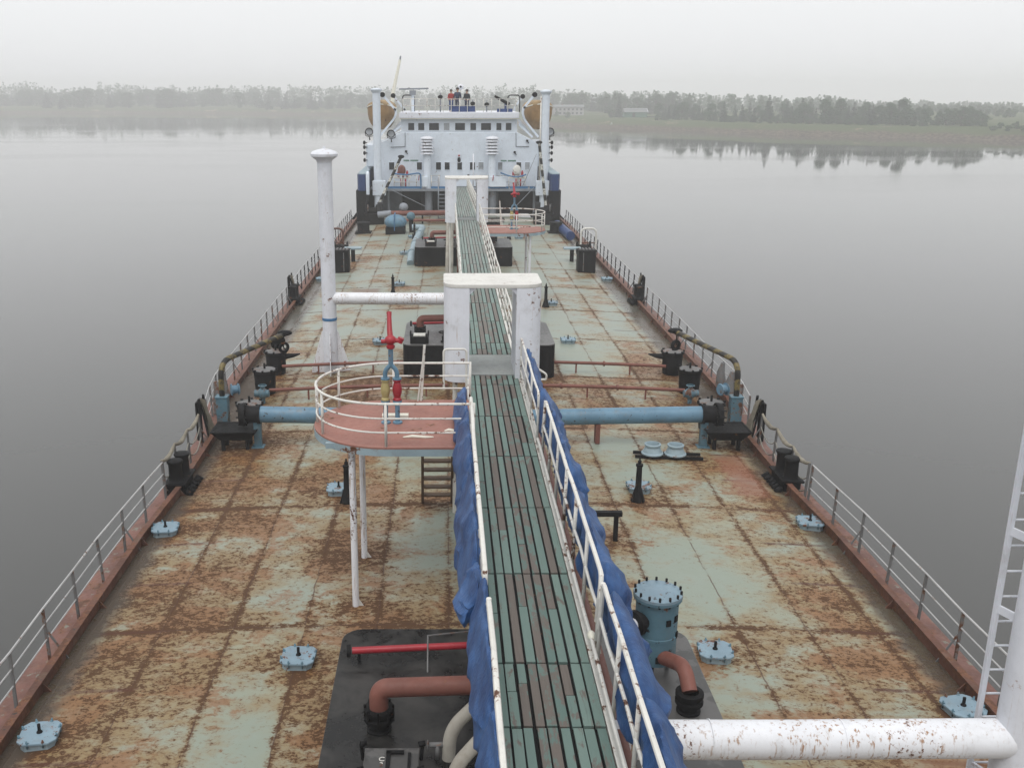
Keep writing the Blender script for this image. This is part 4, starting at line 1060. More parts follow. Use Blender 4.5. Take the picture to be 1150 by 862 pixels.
for z in (2.2, 4.15, 5.05, 6.4): MB().beam((4.94, 9.56, z), (5.06, 9.37, z - .02), .03, .09).build('bracket', M['white'], t)

# ------------------------------------------------------------------ deckhouse at the stern
YF = 80.0
def px(x, y, Y=YF): return atY(x, y, Y)
house = thing('deckhouse', 'white deckhouse with wheelhouse windows across the stern of the tanker', 'deckhouse', (0.05, 86, 2.4))
poly = [(-6.15, 2.42), (6.25, 2.42), (6.25, 5.75), (4.62, 6.55), (-4.5, 6.55), (-6.15, 5.75)]
RXZ = Matrix(((1, 0, 0), (0, 0, 1), (0, 1, 0)))
MB().prism(poly, YF, YF + 14, RXZ).build('front_wall', M['white_house'], house, .03)
MB().prism([(-4.45, 6.5), (4.58, 6.5), (4.58, 7.62), (-4.45, 7.62)], YF + .06, YF + 7, RXZ).build('wheelhouse_wall', M['white_house'], house)
MB().box((.06, YF + 3.4, 7.86), (9.26, 7.6, .46)).build('roof', M['white'], house, .05)
MB().box((.06, YF + 3.4, 7.60), (9.22, 7.5, .06)).build('roof_fascia', M['cream'], house)
def window(x0, x1, y0, y1, Y, light=0):
    a, b = px(x0, y1, Y), px(x1, y0, Y); c = (a + b) / 2; w, h = b.x - a.x, b.z - a.z
    f = MB()
    for dx in (-1, 1): f.box((c.x + dx * (w / 2 + .02), Y - .012, c.z), (.05, .05, h + .09))
    for dz in (-1, 1): f.box((c.x, Y - .012, c.z + dz * (h / 2 + .02)), (w - .012, .046, .05))
    fo = f.build('window', M['white_house'], house)
    MB().box((c.x, Y - .004, c.z), (w, .02, h)).build('pane', M['glass_light' if light else 'glass'], fo)
    if light == 2: MB().box((c.x - w * .2, Y - .018, c.z), (w * .4, .012, h * .9)).build('blind', M['cream'], fo)
Z1 = lambda v: 380 + v / 4.104
for k, (a, b) in enumerate(((322, 350), (368, 396), (418, 464), (486, 512), (538, 584), (608, 635), (657, 704), (728, 752), (771, 798))):
    window(Z1(a), Z1(b), 138.2, 146.4, YF + .06, 1 if k == 3 else 0)
for k, (a, b) in enumerate(((234, 258), (362, 385), (450, 473), (490, 513), (548, 570), (606, 630), (645, 669), (735, 756), (820, 843), (860, 882))):
    window(Z1(a), Z1(b), 182.3, 190.8, YF, 1 if k in (6, 7, 9) else 0)
m = MB()
for x0, x1, y in ((453.3, 470, 180.3), (562.5, 579.6, 180.6)):
    n = 13
    for k in range(n):
        if k in (5,): continue
        a, b = px(x0 + (x1 - x0) * k / n, y, YF), px(x0 + (x1 - x0) * (k + .78) / n, y, YF)
        m.box(((a.x + b.x) / 2, YF - .012, a.z), (b.x - a.x, .02, .11))
m.build('lettering', M['green_letters'], house)
# thin conduit, stains and small fittings on the front wall
m = MB()
for pts in (((455, 149), (455, 164.5), (439, 165.4)), ((579.5, 149), (579.5, 164.6), (594, 164.6))): m.tube([px(x, y, YF - .03) for x, y in pts], .03, 6)
m.build('conduit', M['recess_grey'], house)
m = MB()
for x, y in ((456, 170), (578, 171), (592, 158), (526, 197)): p = px(x, y, YF - .06); m.box(p, (.16, .16, .14)); m.cyl(p, p + Vector((.12, -.1, -.2)), .03, 6)
m.build('wall_fitting', M['black'], house)
# deck slab, columns and the dark recess below
MB().box((0, 79.9, 2.27), (13.3, 2.6, .20)).build('deck_slab', M['recess_grey'], house, .02)
m = MB()
for a, b in ((431, 473), (484, 500), (548, 571), (573, 593), (595, 603)):
    p, q = px(a, 209.5, 78.66), px(b, 209.5, 78.66); m.box(((p.x + q.x) / 2, 78.72, 2.45), (q.x - p.x, .05, .17))
m.build('blue_coaming', M['strip_blue'], house)
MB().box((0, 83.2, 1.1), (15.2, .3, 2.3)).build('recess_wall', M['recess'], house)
MB().box((-5.5, 82.2, 1.05), (1.9, 1.6, 2.2)).build('grey_locker', M['recess_grey'], house, .03)
MB().box((2.8, 82.6, 1.1), (1.0, .8, 2.2)).build('grey_locker', M['recess_grey'], house, .03)
for x in (481.5, 553): p = px(x, 230, 79.3); MB().tube([(p.x, 79.3, .1), (p.x, 79.3, 2.3)], .30, 16).build('column', M['recess_grey'], house)
for x in (436, 600): p = px(x, 230, 79.4); MB().tube([(p.x, 79.4, .0), (p.x, 79.4, 2.3)], .12, 10).build('column', M['recess_grey'], house)
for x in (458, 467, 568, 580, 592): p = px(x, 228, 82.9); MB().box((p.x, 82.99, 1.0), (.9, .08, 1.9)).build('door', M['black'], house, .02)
# side galleries and their rails
for sx in (-1, 1):
    MB().box((sx * 6.75, 85.5, 4.75), (1.1, 9, 1.7)).build('side_gallery', M['white_house'], house, .05)
    MB().box((sx * 6.75, 84.5, 2.3), (1.4, 10.5, .12)).build('side_deck', M['recess_grey'], house)
    for d in (81.2, 83.0): MB().tube([(sx * 7.15, d, 2.3), (sx * 7.15, d, 4.0)], .09, 8).build('gallery_post', M['white_house'], house)
    for k, z in enumerate((4.4, 4.95, 5.4, 5.75)): m = MB(); m.ell((sx * 7.42, 80.9, z), (.11, .12, .16)); m.cyl((sx * 7.2, 80.95, z), (sx * 7.4, 80.95, z), .04, 6); m.build('side_lamp', M['black'], house)
    m = MB(); m.box((sx * 5.3, YF - .25, 2.98), (2.0, .3, .04)); m.build('gallery_bracket', M['white_house'], house) if False else None
# poop sides with blue bulwark
for sx, w in ((-1, 'left'), (1, 'right')):
    t = thing('poop_bulwark', 'blue topped black hull side rising at the stern, %s of the deckhouse' % w, 'bulwark', (sx * 7.4, 78, 0))
    def side(z0, z1, x0, x1):
        p = [(x0, 77.3), (x0 + .12, 77.0), (x1 - .12, 77.0), (x1, 77.3), (x1, 100), (x0, 100)]
        return MB().prism([(sx * a, b) for a, b in p], z0, z1)
    side(2.36, 3.58, 7.0, 7.72).build('blue_side', M['navy'], t); side(-1.5, 2.36, 6.9, 7.85).build('black_side', M['black'], t)
    side(3.58, 3.64, 7.02, 7.70).build('top_ledge', M['grey_blue'], t)
    if sx < 0: p = atY(413, 205, 76.8); MB().tube([(p.x, 76.8, 2.1), (p.x, 76.8, 3.6), (p.x, 76.95, 3.75)], .13, 10).build('vent_pipe', M['white_house'], t)

# louvred vents
for x, w in ((479.7, 'left'), (552.8, 'right')):
    c = px(x, 165, 78.95); X, Y = c.x, 79.0
    t = thing('louvred_vent', 'white mushroom vent with louvred head before the deckhouse, %s of the two' % w, 'vent', (X, Y, 2.4))
    MB().tube([(X, Y, 2.36), (X, Y, 5.2)], .30, 16).build('stem', M['white_house'], t)
    m = MB()
    zt, zb = px(x, 156, Y).z, px(x, 173.5, Y).z; n = 5
    for k in range(n): z = zb + (zt - zb) * k / n; m.lathe([(.38, .20), (.53, .07), (.53, 0.03), (.36, .05)], (X, Y, z), 20)
    m.build('louvre', M['white'], t)
    MB().lathe([(.5, 0), (.54, .03), (.5, .12), (.2, .22), (0, .24)], (X, Y, zt - .02), 20).build('vent_cap', M['white'], t)
    MB().cyl((X, Y, zb), (X, Y, zt), .36, 14).build('vent_core', M['recess'], t)  # core coloured dark to put shade into the gaps between louvres

# samson posts
for x, ytop, w in ((423.6, 100, 'left'), (611.8, 102, 'right')):
    b = px(x, 160, 77.8); X, Y = b.x, 77.8; zt = px(x, ytop, Y).z
    t = thing('samson_post', 'tall white cargo post with a flat cap at the %s front corner of the deckhouse' % w, 'post', (X, Y, 0))
    MB().tube([(X, Y, -.02), (X, Y, zt - .2)], .30, 18).build('post_body', M['white_house'], t)
    MB().lathe([(.30, -.3), (.33, -.25), (.36, -.18), (.44, -.1), (.44, 0), (.2, .06), (0, .08)], (X, Y, zt), 18).build('cap', M['white_house'], t)
    MB().box((X + (.1 if x < 500 else -.1), Y, 1.9 + .6), (1.0, .7, 1.1)).build('corner_box', M['white_house'], t, .03)
    if w == 'right':
        MB().cyl((X - .36, Y - .1, 3.0), (X - .36, Y - .1, zt - .4), .06, 8).build('conduit', M['rail_white'], t)

# life boats and davits
def lifeboat(xc, label):
    c = px(xc, 133, 84.0); X = c.x; zt, zb = px(xc, 122, 82.5).z, px(xc, 147, 82.5).z
    t = thing('lifeboat', label, 'lifeboat', (X, 85.5, zb))
    L, Wd, H = 6.6, 1.14, zt - zb
    vs = []; fs = []; nu, nv = 22, 12
    for i in range(nu + 1):
        u = i / nu * 2 - 1; wd = Wd * (1 - abs(u) ** 2.6) ** .55 + .03; up = .35 * u * u
        for j in range(nv + 1):
            a = PI * j / nv; ca, sa = math.cos(a), math.sin(a)
            vs.append((X + wd * math.copysign(abs(ca) ** .75, ca), 85.5 + u * L / 2, zt + up - (H * (1 - .3 * abs(u) ** 4)) * abs(sa) ** .9))
    for i in range(nu):
        for j in range(nv): o = i * (nv + 1) + j; fs.append((o, o + 1, o + nv + 2, o + nv + 1))
    m = MB(); m.add(vs, fs, True); m.build('boat_hull', M['lifeboat'], t)
    vs = []; fs = []
    for i in range(nu + 1):
        u = i / nu * 2 - 1; wd = (Wd * (1 - abs(u) ** 2.6) ** .55 + .03) * 1.03; up = .35 * u * u
        for j in range(nv + 1):
            a = PI * j / nv; vs.append((X + wd * math.cos(a), 85.5 + u * L / 2, zt + up - .04 + (.62 + .05 * noise.noise(Vector((u * 4, a * 2, xc)))) * max(0, math.sin(a)) ** .8 * (1 - .5 * abs(u) ** 3)))
    for i in range(nu):
        for j in range(nv): o = i * (nv + 1) + j; fs.append((o, o + 1, o + nv + 2, o + nv + 1))
    m = MB(); m.add(vs, fs, True); m.build('boat_cover', M['boatcover'], t)
    m = MB(); m.tube([(X + (Wd * (1 - abs(u) ** 2.6) ** .55 + .05), 85.5 + u * L / 2, zt + .35 * u * u) for u in [k / 12 * 2 - 1 for k in range(13)]], .045, 6)
    m.tube([(X - (Wd * (1 - abs(u) ** 2.6) ** .55 + .05), 85.5 + u * L / 2, zt + .35 * u * u) for u in [k / 12 * 2 - 1 for k in range(13)]], .045, 6); m.build('gunwale', M['cream'], t)
lifeboat(428, 'tan lifeboat with a canvas cover hanging left of the wheelhouse')
lifeboat(605, 'tan lifeboat with a canvas cover hanging right of the wheelhouse')
def boat_davit(pts, Y, label, foot):
    P = [px(x, y, Y) for x, y in pts]; t = thing('boat_davit', label, 'davit', tuple(P[-1]))
    m = MB(); q = fillet(P, .9, 8)
    for a, b in zip(q, q[1:]): m.beam(a, b + (b - a) * .15, .16, .30, (0, 1, 0))
    m.build('arm', M['white_house'], t)
    MB().cyl(P[0] + Vector((0, -.2, 0)), P[0] + Vector((0, .2, 0)), .20, 12).build('sheave', M['black'], t)
    m = MB(); m.beam(px(*foot[0], Y), px(*foot[1], Y), .14, .2, (0, 1, 0)); m.build('cradle', M['white_house'], t)
boat_davit([(429.5, 106.5), (445.5, 125), (443, 133), (429, 150)], 81.6, 'white curved davit arm in front of the left lifeboat, nearer of the left pair', ((452, 140), (437, 152)))
boat_davit([(441.5, 107.5), (456, 125), (455, 133), (440, 148)], 88.5, 'white curved davit arm behind the left lifeboat, farther of the left pair', ((453, 140), (440, 150)))
boat_davit([(600.5, 106.5), (586, 124), (589, 135), (603, 152)], 81.6, 'white curved davit arm in front of the right lifeboat, nearer of the right pair', ((583, 140), (598, 154)))
boat_davit([(587, 108.5), (577, 122), (580, 132), (592, 146)], 88.5, 'white curved davit arm behind the right lifeboat, farther of the right pair', ((583, 138), (594, 148)))

def searchlight(x, y, label, Y=79.3):
    c = px(x, y, Y); t = thing('searchlight', label, 'searchlight', tuple(c))
    MB().lathe([(0, .18), (.2, .16), (.26, .05), (.28, -.15), (.31, -.18), (.31, -.22), (.25, -.2)], c, 18, rotX(PI / 2) @ rotX(PI)).build('housing', M['black'], t)
    MB().lathe([(0, 0), (.15, .0), (.24, .03)], c + Vector((0, -.19, 0)), 18, rotX(PI / 2)).build('lens', M['glass_light'], t)
    m = MB(); m.tube([c + Vector((-.33, 0, 0)), c + Vector((-.3, 0, -.3)), c + Vector((0, 0, -.38)), c + Vector((.3, 0, -.3)), c + Vector((.33, 0, 0))], .03, 6); m.cyl(c + Vector((0, 0, -.36)), c + Vector((0, 0, -.62)), .04, 8)
    m.beam(c + Vector((0, 0, -.6)), c + Vector((0, .9, -.6)), .06, .06); m.build('yoke', M['black'], t)
searchlight(414.8, 148, 'black round searchlight left of the left cargo post')
searchlight(439.3, 150.3, 'black round searchlight right of the left cargo post, below the davit')
searchlight(617.6, 148, 'black round searchlight right of the right cargo post')

# roof fittings
def roof_rail(X0, X1, Y, z, n, label, X2=None):
    t = thing('roof_railing', label, 'railing', ((X0 + X1) / 2, Y, z))
    for i in range(n + 1):
        X = X0 + (X1 - X0) * i / n; MB().tube([(X, Y, z), (X, Y, z + 1.0)], .032, 6).build('post', M['rail_white'], t)
    for h in (1.0, .5): MB().tube([(X0, Y + 6, z + h), (X0, Y, z + h), (X1, Y, z + h), (X1, Y + 6, z + h)], .03, 6).build('rail', M['rail_white'], t)
    return t
roof_rail(-4.3, 4.45, 80.0, 8.08, 14, 'white railing along the front of the wheelhouse roof')
t = roof_rail(-5.0, -1.5, 78.8, 2.36, 6, 'white railing on the deck before the deckhouse, left half')
t = roof_rail(1.4, 5.2, 78.8, 2.36, 6, 'white railing on the deck before the deckhouse, right half')
def mk(name, cat, label, mats):   # small one-off thing: list of (part name, MB, material)
    loc = mats[0][1].v[0]; t = thing(name, label, cat, tuple(loc))
    for nm, m, mt in mats: m.build(nm, M[mt], t)
    return t
Y = 82.0
p = px(463.5, 101, Y)
mk('radar_scanner', 'radar', 'long white radar scanner bar on a post, left on the wheelhouse roof', [('pedestal', MB().tube([(p.x, Y, 8.05), (p.x, Y, p.z - .1)], .12, 10), 'white_house'), ('gearbox', MB().box((p.x, Y, p.z - .22), (.5, .4, .36)), 'recess_grey'), ('scanner_bar', MB().beam(px(448.3, 100.3, Y), px(481.2, 99.6, Y), .14, .12), 'recess_grey')])
p = px(517.3, 98, Y + 2)
mk('dome_antenna', 'antenna', 'small round white antenna dome on a thin pole above the people', [('pole', MB().tube([(p.x, Y + 2, 8.05), (p.x, Y + 2, p.z)], .05, 8), 'rail_white'), ('dome', MB().ell(p, (.25, .25, .22)), 'white'), ('sensor', MB().ell(p + Vector((0, -.22, .03)), (.09, .06, .09)), 'black')])
a, b = px(441, 107, 92), px(449.3, 67, 92)
mk('derrick_boom', 'boom', 'slender pale derrick boom slanting up beside the left lifeboat', [('boom', MB().tube([a + Vector((-.1, 0, -2.2)), a, b], [.20, .18, .11], 10), 'cream'), ('boom_head', MB().cyl(b, b + Vector((.05, 0, .3)), .07, 8), 'recess_grey')])
a, b = px(555.5, 108, Y), px(572, 117.5, Y)
mk('signal_tube', 'signal light', 'dark slanting tube on the right of the wheelhouse roof', [('tube', MB().tube([a, b], [.09, .16], 10), 'black'), ('stand', MB().tube([(b.x - .3, Y, 8.05), (b.x - .3, Y, b.z + .2)], .09, 8), 'navy')])
for x, w in ((459, 'left'), (577.5, 'right')):
    p = px(x, 107, Y + 1); q = px(x, 126, Y + 1)
    mk('bent_hoop', 'hoop', 'dark bent pipe frame at the %s end of the wheelhouse roof' % w, [('frame', MB().tube(fillet([(p.x - .5, Y + 1, 8.05), (p.x - .5, Y + 1, p.z), (p.x + .45, Y + 1, p.z), (p.x + .45, Y + 1, 8.05)], .25, 5), .045, 8), 'black')])
for x, y, w in ((494.5, 104.5, 'left of the people'), (531, 112, 'just right of the people'), (546.7, 113, 'farther right of the people')):
    p = px(x, y, Y - .6)
    mk('compass_stand', 'instrument', 'small instrument on a thin stand on the wheelhouse roof, ' + w, [('stand', MB().tube([(p.x, Y - .6, 8.05), (p.x, Y - .6, p.z)], .05, 8), 'recess_grey'), ('head', MB().ell(p + Vector((0, 0, -.3)), (.2, .18, .16)), 'black'), ('arm', MB().beam(p + Vector((-.1, 0, -.1)), p + Vector((.35, 0, -.05)), .04, .04), 'rail_white')])
m = MB(); m.box((.4, 80.12, 8.32), (1.9, .03, .42)); o = m.build('blue_screen', M['denim']); tag(o, 'blue canvas screen tied to the roof railing below the people', 'canvas screen')
m = MB(); m.box((3.6, 80.12, 8.22), (1.2, .03, .25)); o = m.build('blue_screen', M['denim']); tag(o, 'blue canvas screen tied to the roof railing on the right', 'canvas screen')

# people on the wheelhouse roof: one skinned figure each, clothed parts as children
def person(X, Y, z, label, jacket, trousers, turn, arm, s=1.0, hairk=1.0):
    t = thing('person', label, 'person', (X, Y, z))
    def skin(name, pts, edges, rad, mat, par):
        me = bpy.data.meshes.new(name); me.from_pydata([Vector((p[0] * s, p[1] * s, p[2] * s)) for p in pts], edges, [])
        o = bpy.data.objects.new(name, me); COL.objects.link(o); o.parent = par
        md = o.modifiers.new('skin', 'SKIN'); md.use_smooth_shade = True
        for i, r_ in enumerate(rad):
            sv = me.skin_vertices[0].data[i]; rr = r_ if isinstance(r_, tuple) else (r_, r_); sv.radius = (rr[0] * s, rr[1] * s); sv.use_root = (i == 0)
        sd = o.modifiers.new('sub', 'SUBSURF'); sd.levels = 1; sd.render_levels = 2
        me.materials.append(mat); return o
    # whole body
    P = [(0, 0, .95), (0, 0, 1.15), (0, 0, 1.38), (0, 0, 1.50), (0, -.01, 1.58), (0, -.02, 1.68), (0, -.015, 1.76),
         (.09, 0, .88), (.10, -.02, .48), (.10, .02, .08), (.11, -.14, .04), (-.09, 0, .88), (-.10, -.02, .48), (-.10, .02, .08), (-.11, -.14, .04),
         (.19, 0, 1.42), (.25, 0 + arm[0], 1.16), (.22 + arm[2], -.16 + arm[1], 1.02), (-.19, 0, 1.42), (-.25, arm[0], 1.16), (-.22 - arm[2], -.16 + arm[1], 1.02),
         (.21 + arm[2], -.23 + arm[1], 1.0), (-.21 - arm[2], -.23 + arm[1], 1.0)]
    E_ = [(0, 1), (1, 2), (2, 3), (3, 4), (4, 5), (5, 6), (0, 7), (7, 8), (8, 9), (9, 10), (0, 11), (11, 12), (12, 13), (13, 14), (2, 15), (15, 16), (16, 17), (17, 21), (2, 18), (18, 19), (19, 20), (20, 22)]
    rad = [(.15, .11), (.14, .10), (.16, .11), .06, .055, (.085, .10), (.07, .085), .085, .06, .045, .045, .085, .06, .045, .045, .055, .045, .035, .055, .045, .035, .035, .035]
    skin('body', P, E_, rad, M['skin'], t)
    jp = [0, 1, 2, 3, 15, 16, 17, 18, 19, 20]; mp = {v: i for i, v in enumerate(jp)}
    skin('jacket', [P[i] for i in jp], [(mp[a], mp[b]) for a, b in E_ if a in mp and b in mp], [(.19, .15), (.18, .14), (.20, .145), .075, .085, .068, .056, .085, .068, .056], M[jacket], t)
    tp = [0, 7, 8, 9, 11, 12, 13]; mt = {v: i for i, v in enumerate(tp)}
    skin('trousers', [P[i] for i in tp], [(mt[a], mt[b]) for a, b in E_ if a in mt and b in mt], [(.165, .13), .105, .08, .065, .105, .08, .065], M[trousers], t)
    h = MB(); h.ell(Vector((X, Y, z)) + Vector((0, .015, 1.72)) * s, (.118 * s * hairk, .128 * s * hairk, .125 * s * hairk), 14, 9, None, lambda p: p if (p.z > -.1 or p.y > .1) else Vector((p.x, p.y, -.1)))
    h.build('hair', M['hair'], t)
    f = MB()
    hz = Vector((X, Y, z))
    for e in (-.035, .035): f.ell(hz + Vector((e, -.118, 1.695)) * s, (.012, .008, .009), 8, 5)
    f.box(hz + Vector((0, -.112, 1.63)) * s, (.05, .01, .012)); f.build('eyes_and_mouth', M['hair'], t)
    n_ = MB(); n_.ell(hz + Vector((0, -.125, 1.665)) * s, (.014, .018, .022), 8, 5)
    for e in (-.095, .095): n_.ell(hz + Vector((e, -.005, 1.675)) * s, (.012, .025, .032), 8, 5)
    n_.build('nose_and_ears', M['skin'], t)
    t.rotation_euler = (0, 0, turn); return t
p = px(506.6, 112, 80.7); person(p.x, 80.7, 8.09, 'person in a red jacket standing on the wheelhouse roof, left of the three', 'cloth_red', 'denim', .3, (.02, -.05, .06), .93)
p = px(513.8, 112, 80.8); person(p.x, 80.8, 8.09, 'person in dark navy clothes standing tallest in the middle on the wheelhouse roof', 'cloth_navy', 'cloth_navy', 0, (0, -.05, .02), 1.0, 1.12)
p = px(524.3, 113, 80.7); person(p.x, 80.7, 8.09, 'person in a black jacket standing on the wheelhouse roof, right of the three', 'cloth_black', 'cloth_navy', -.4, (.02, -.03, .1), .93, 1.08)

# hydrants and rope along the deckhouse front
for x, w in ((452.5, 'left'), (582, 'right')):
    p = px(x, 190, 78.9); X, Y = p.x, 79.0
    t = thing('fire_hydrant', 'red and white hydrant cluster with coiled hose before the deckhouse wall, %s one' % w, 'hydrant', (X, Y, 2.36))
    MB().tube([(X, Y, 2.36), (X, Y, 3.5)], .07, 10).build('standpipe', M['rail_white'], t)
    v = MB()
    for d in (-.35, .0, .32): v.lathe([(.06, 0), (.11, .05), (.10, .35), (.05, .45), (.03, .5)], (X + d, Y - .05, 3.25), 10)
    v.build('nozzle', M['redpaint'], t)
    MB().ell((X - .1, Y - .1, 3.75), (.32, .14, .42)).build('hose_reel', M['brownpipe' if w == 'left' else 'rail_white'], t)
    MB().tube([(X - .7, Y, 3.2), (X, Y - .02, 3.12), (X + .6, Y, 3.2)], .05, 8).build('manifold', M['cream'], t)
    m = MB()
    for d in (-.15, .2): m.tube([(X + d, Y - .1, 2.4), (X + d, Y - .1, 3.1)], .06, 8)
    m.build('red_pipe', M['redpaint'], t)
for pts, w in ((((441, 195), (456, 196.5), (472.5, 194), (472.8, 212)), 'left'), (((562, 194), (572, 198), (582, 199), (591, 196)), 'right')):
    o = MB().tube(fillet([px(x, y, 78.4) for x, y in pts], .3, 5), .055, 8).build('blue_hose', M['strip_blue']); tag(o, 'dull blue hose hung along the front of the deckhouse, %s side' % w, 'hose')
for x, y, w in ((476, 204, 'left'), (559, 204, 'right')):
    c = px(x, y, 78.7); mk('hose_box', 'box', 'small white hose box with a red lever before the deckhouse, %s one' % w, [('box_body', MB().box(c, (.6 if w == 'left' else 1.3, .35, .75)), 'white_house'), ('red_lever', MB().beam(c + Vector((-.4, -.2, .1)), c + Vector((-.35, -.2, .5)), .08, .06), 'redpaint')])
c = px(515.5, 178, 79.9); mk('name_badge', 'emblem', 'small dark and red emblem on the middle of the deckhouse front', [('plate', MB().box(c, (.22, .05, .7)), 'white'), ('dark_mark', MB().ell(c + Vector((0, -.05, -.1)), (.13, .04, .2)), 'black'), ('red_mark', MB().ell(c + Vector((0, -.05, .22)), (.07, .04, .07)), 'redpaint')])
c = px(531.5, 185, 78.5); o = MB().tube([(c.x, 78.5, 2.3), (c.x, 78.5, px(531.5, 173, 78.5).z)], .05, 8).build('flag_staff', M['white']); tag(o, 'short white staff behind the far arch before the deckhouse', 'staff')
# striped hose booms and wire stays
for a, b, Y, w in (((450.5, 176), (424.5, 231), 76.6, 'left'), ((605.5, 160), (613, 232), 76.6, 'right')):
    A, B = px(*a, Y), px(*b, Y); t = thing('striped_boom', 'black and white striped boom leaning at the %s of the deckhouse front' % w, 'boom', tuple(B))
    MB().tube([B, A], .11, 10).build('boom', M['stripe_white'], t); MB().ell(A, (.25, .16, .13)).build('boom_head', M['black'], t)
    MB().lathe([(.3, -.1), (.25, .3), (.12, .6)], (B.x, Y, B.z - .5), 12).build('swivel', M['black'], t)
for a, b, w in (((437, 212), (478, 232), 'left'), ((602, 208), (580, 231), 'right'), ((602.5, 173), (587, 209), 'upper right')):
    o = MB().tube([px(*a, 78.3), px(*b, 77.5 if 'upper' not in w else 78.3)], .025, 6).build('wire_stay', M['recess_grey']); tag(o, 'thin wire stay running down before the deckhouse, %s one' % w, 'wire')
a, b = px(493.2, 198, 77.9), px(493.2, 256, 76)
t = thing('deckhouse_ladder', 'steep dark ladder up to the deckhouse, left of the far arch', 'ladder', (-1.2, 77.5, .2))
for x in (492.5, 500.5):
    A = px(x, 212, 78.5); B = Vector((A.x, 76.6, .2)); MB().beam(B, A + Vector((0, 0, .1)), .07, .14, (0, 1, .5)).build('stile', M['recess_grey'], t)
A = px(492.5, 212, 78.5); B = px(500.5, 212, 78.5)
for k in range(8): u = (k + .5) / 8; MB().box(((A.x + B.x) / 2, 76.6 + 1.9 * u, .2 + (A.z - .2) * u), (B.x - A.x - .08, .2, .04)).build('rung', M['recess_grey'], t)
MB().tube([(A.x, 76.5, .2), (A.x, 76.5, 3.4)], .045, 8).build('rail', M['recess_grey'], t)

# ------------------------------------------------------------------ gear on the after deck
X, Y = -4.45, 69.3; zb = camber(X)
t = thing('blue_tank', 'rounded blue tank on a black base, far left on the deck', 'tank', (X, Y, zb))
MB().box((X, Y, zb + .22), (1.35, 1.3, .5)).build('base', M['black'], t, .03)
MB().ell((X, Y, zb + .78), (.78, .72, .52)).build('tank_body', M['blue'], t)
m = MB(); m.cyl((X + .1, Y - .5, zb + .3), (X + .1, Y - .5, zb + 1.3), .04, 6) if False else m.box((X - .05, Y, zb + .8), (.05, 1.5, 1.1)); m.build('strap', M['strip_blue'], t)
X2, Y2 = -3.35, 69.6
t = thing('valve_pillar', 'dark valve pillar with a blue dome top beside the blue tank', 'valve', (X2, Y2, .2))
MB().ell((X2 - .05, Y2, 1.3), (.30, .28, .30)).build('dome', M['blue_rust'], t); MB().tube([(X2, Y2, .18), (X2 - .05, Y2, 1.2)], .16, 10).build('pillar', M['black'], t)
t = thing('deck_pipe', 'long pale blue pipe bending along the far left deck', 'pipe', (-2.9, 62, .3))
MB().tube(fillet([(-3.3, 68.9, .62), (-2.55, 68.9, .62), (-2.85, 62.5, .62), (-2.93, 56.3, .62), (-2.95, 55.6, .3)], .5, 6), .21, 16).build('pipe', M['grey_blue'], t)
m = MB()
for Y in (65.5, 61.0, 57.2): x = -2.6 - (68.9 - Y) * .03; m.cyl((x, Y - .08, .62), (x, Y + .08, .62), .27, 16)
m.build('flange', M['grey_blue'], t)
for Y in (66.5, 60): MB().box((-2.75, Y, .35), (.3, .12, .4)).build('support', M['black'], t)
t = thing('transverse_main', 'thick rusty red pipe lying across the far left deck before the recess', 'pipe', (-3, 74.3, .9))
MB().tube([(-5.0, 74.3, .95), (-.6, 74.3, 1.0)], .20, 14).build('pipe', M['brownpipe'], t)
MB().ell((-4.1, 74.5, 1.40), (.34, .34, .32)).build('dome_valve', M['recess_grey'], t)
MB().tube([(-6.0, 74.4, .85), (-5.0, 74.3, .95)], .24, 12).build('grey_end', M['recess_grey'], t)
MB().tube([(-4.6, 73.9, .5), (-.6, 73.9, .5)], .1, 10).build('lower_pipe', M['brownpipe'], t)
for X in (-4.5, -2.7, -1.0): MB().box((X, 74.2, .5), (.12, .12, .8)).build('support', M['black'], t)
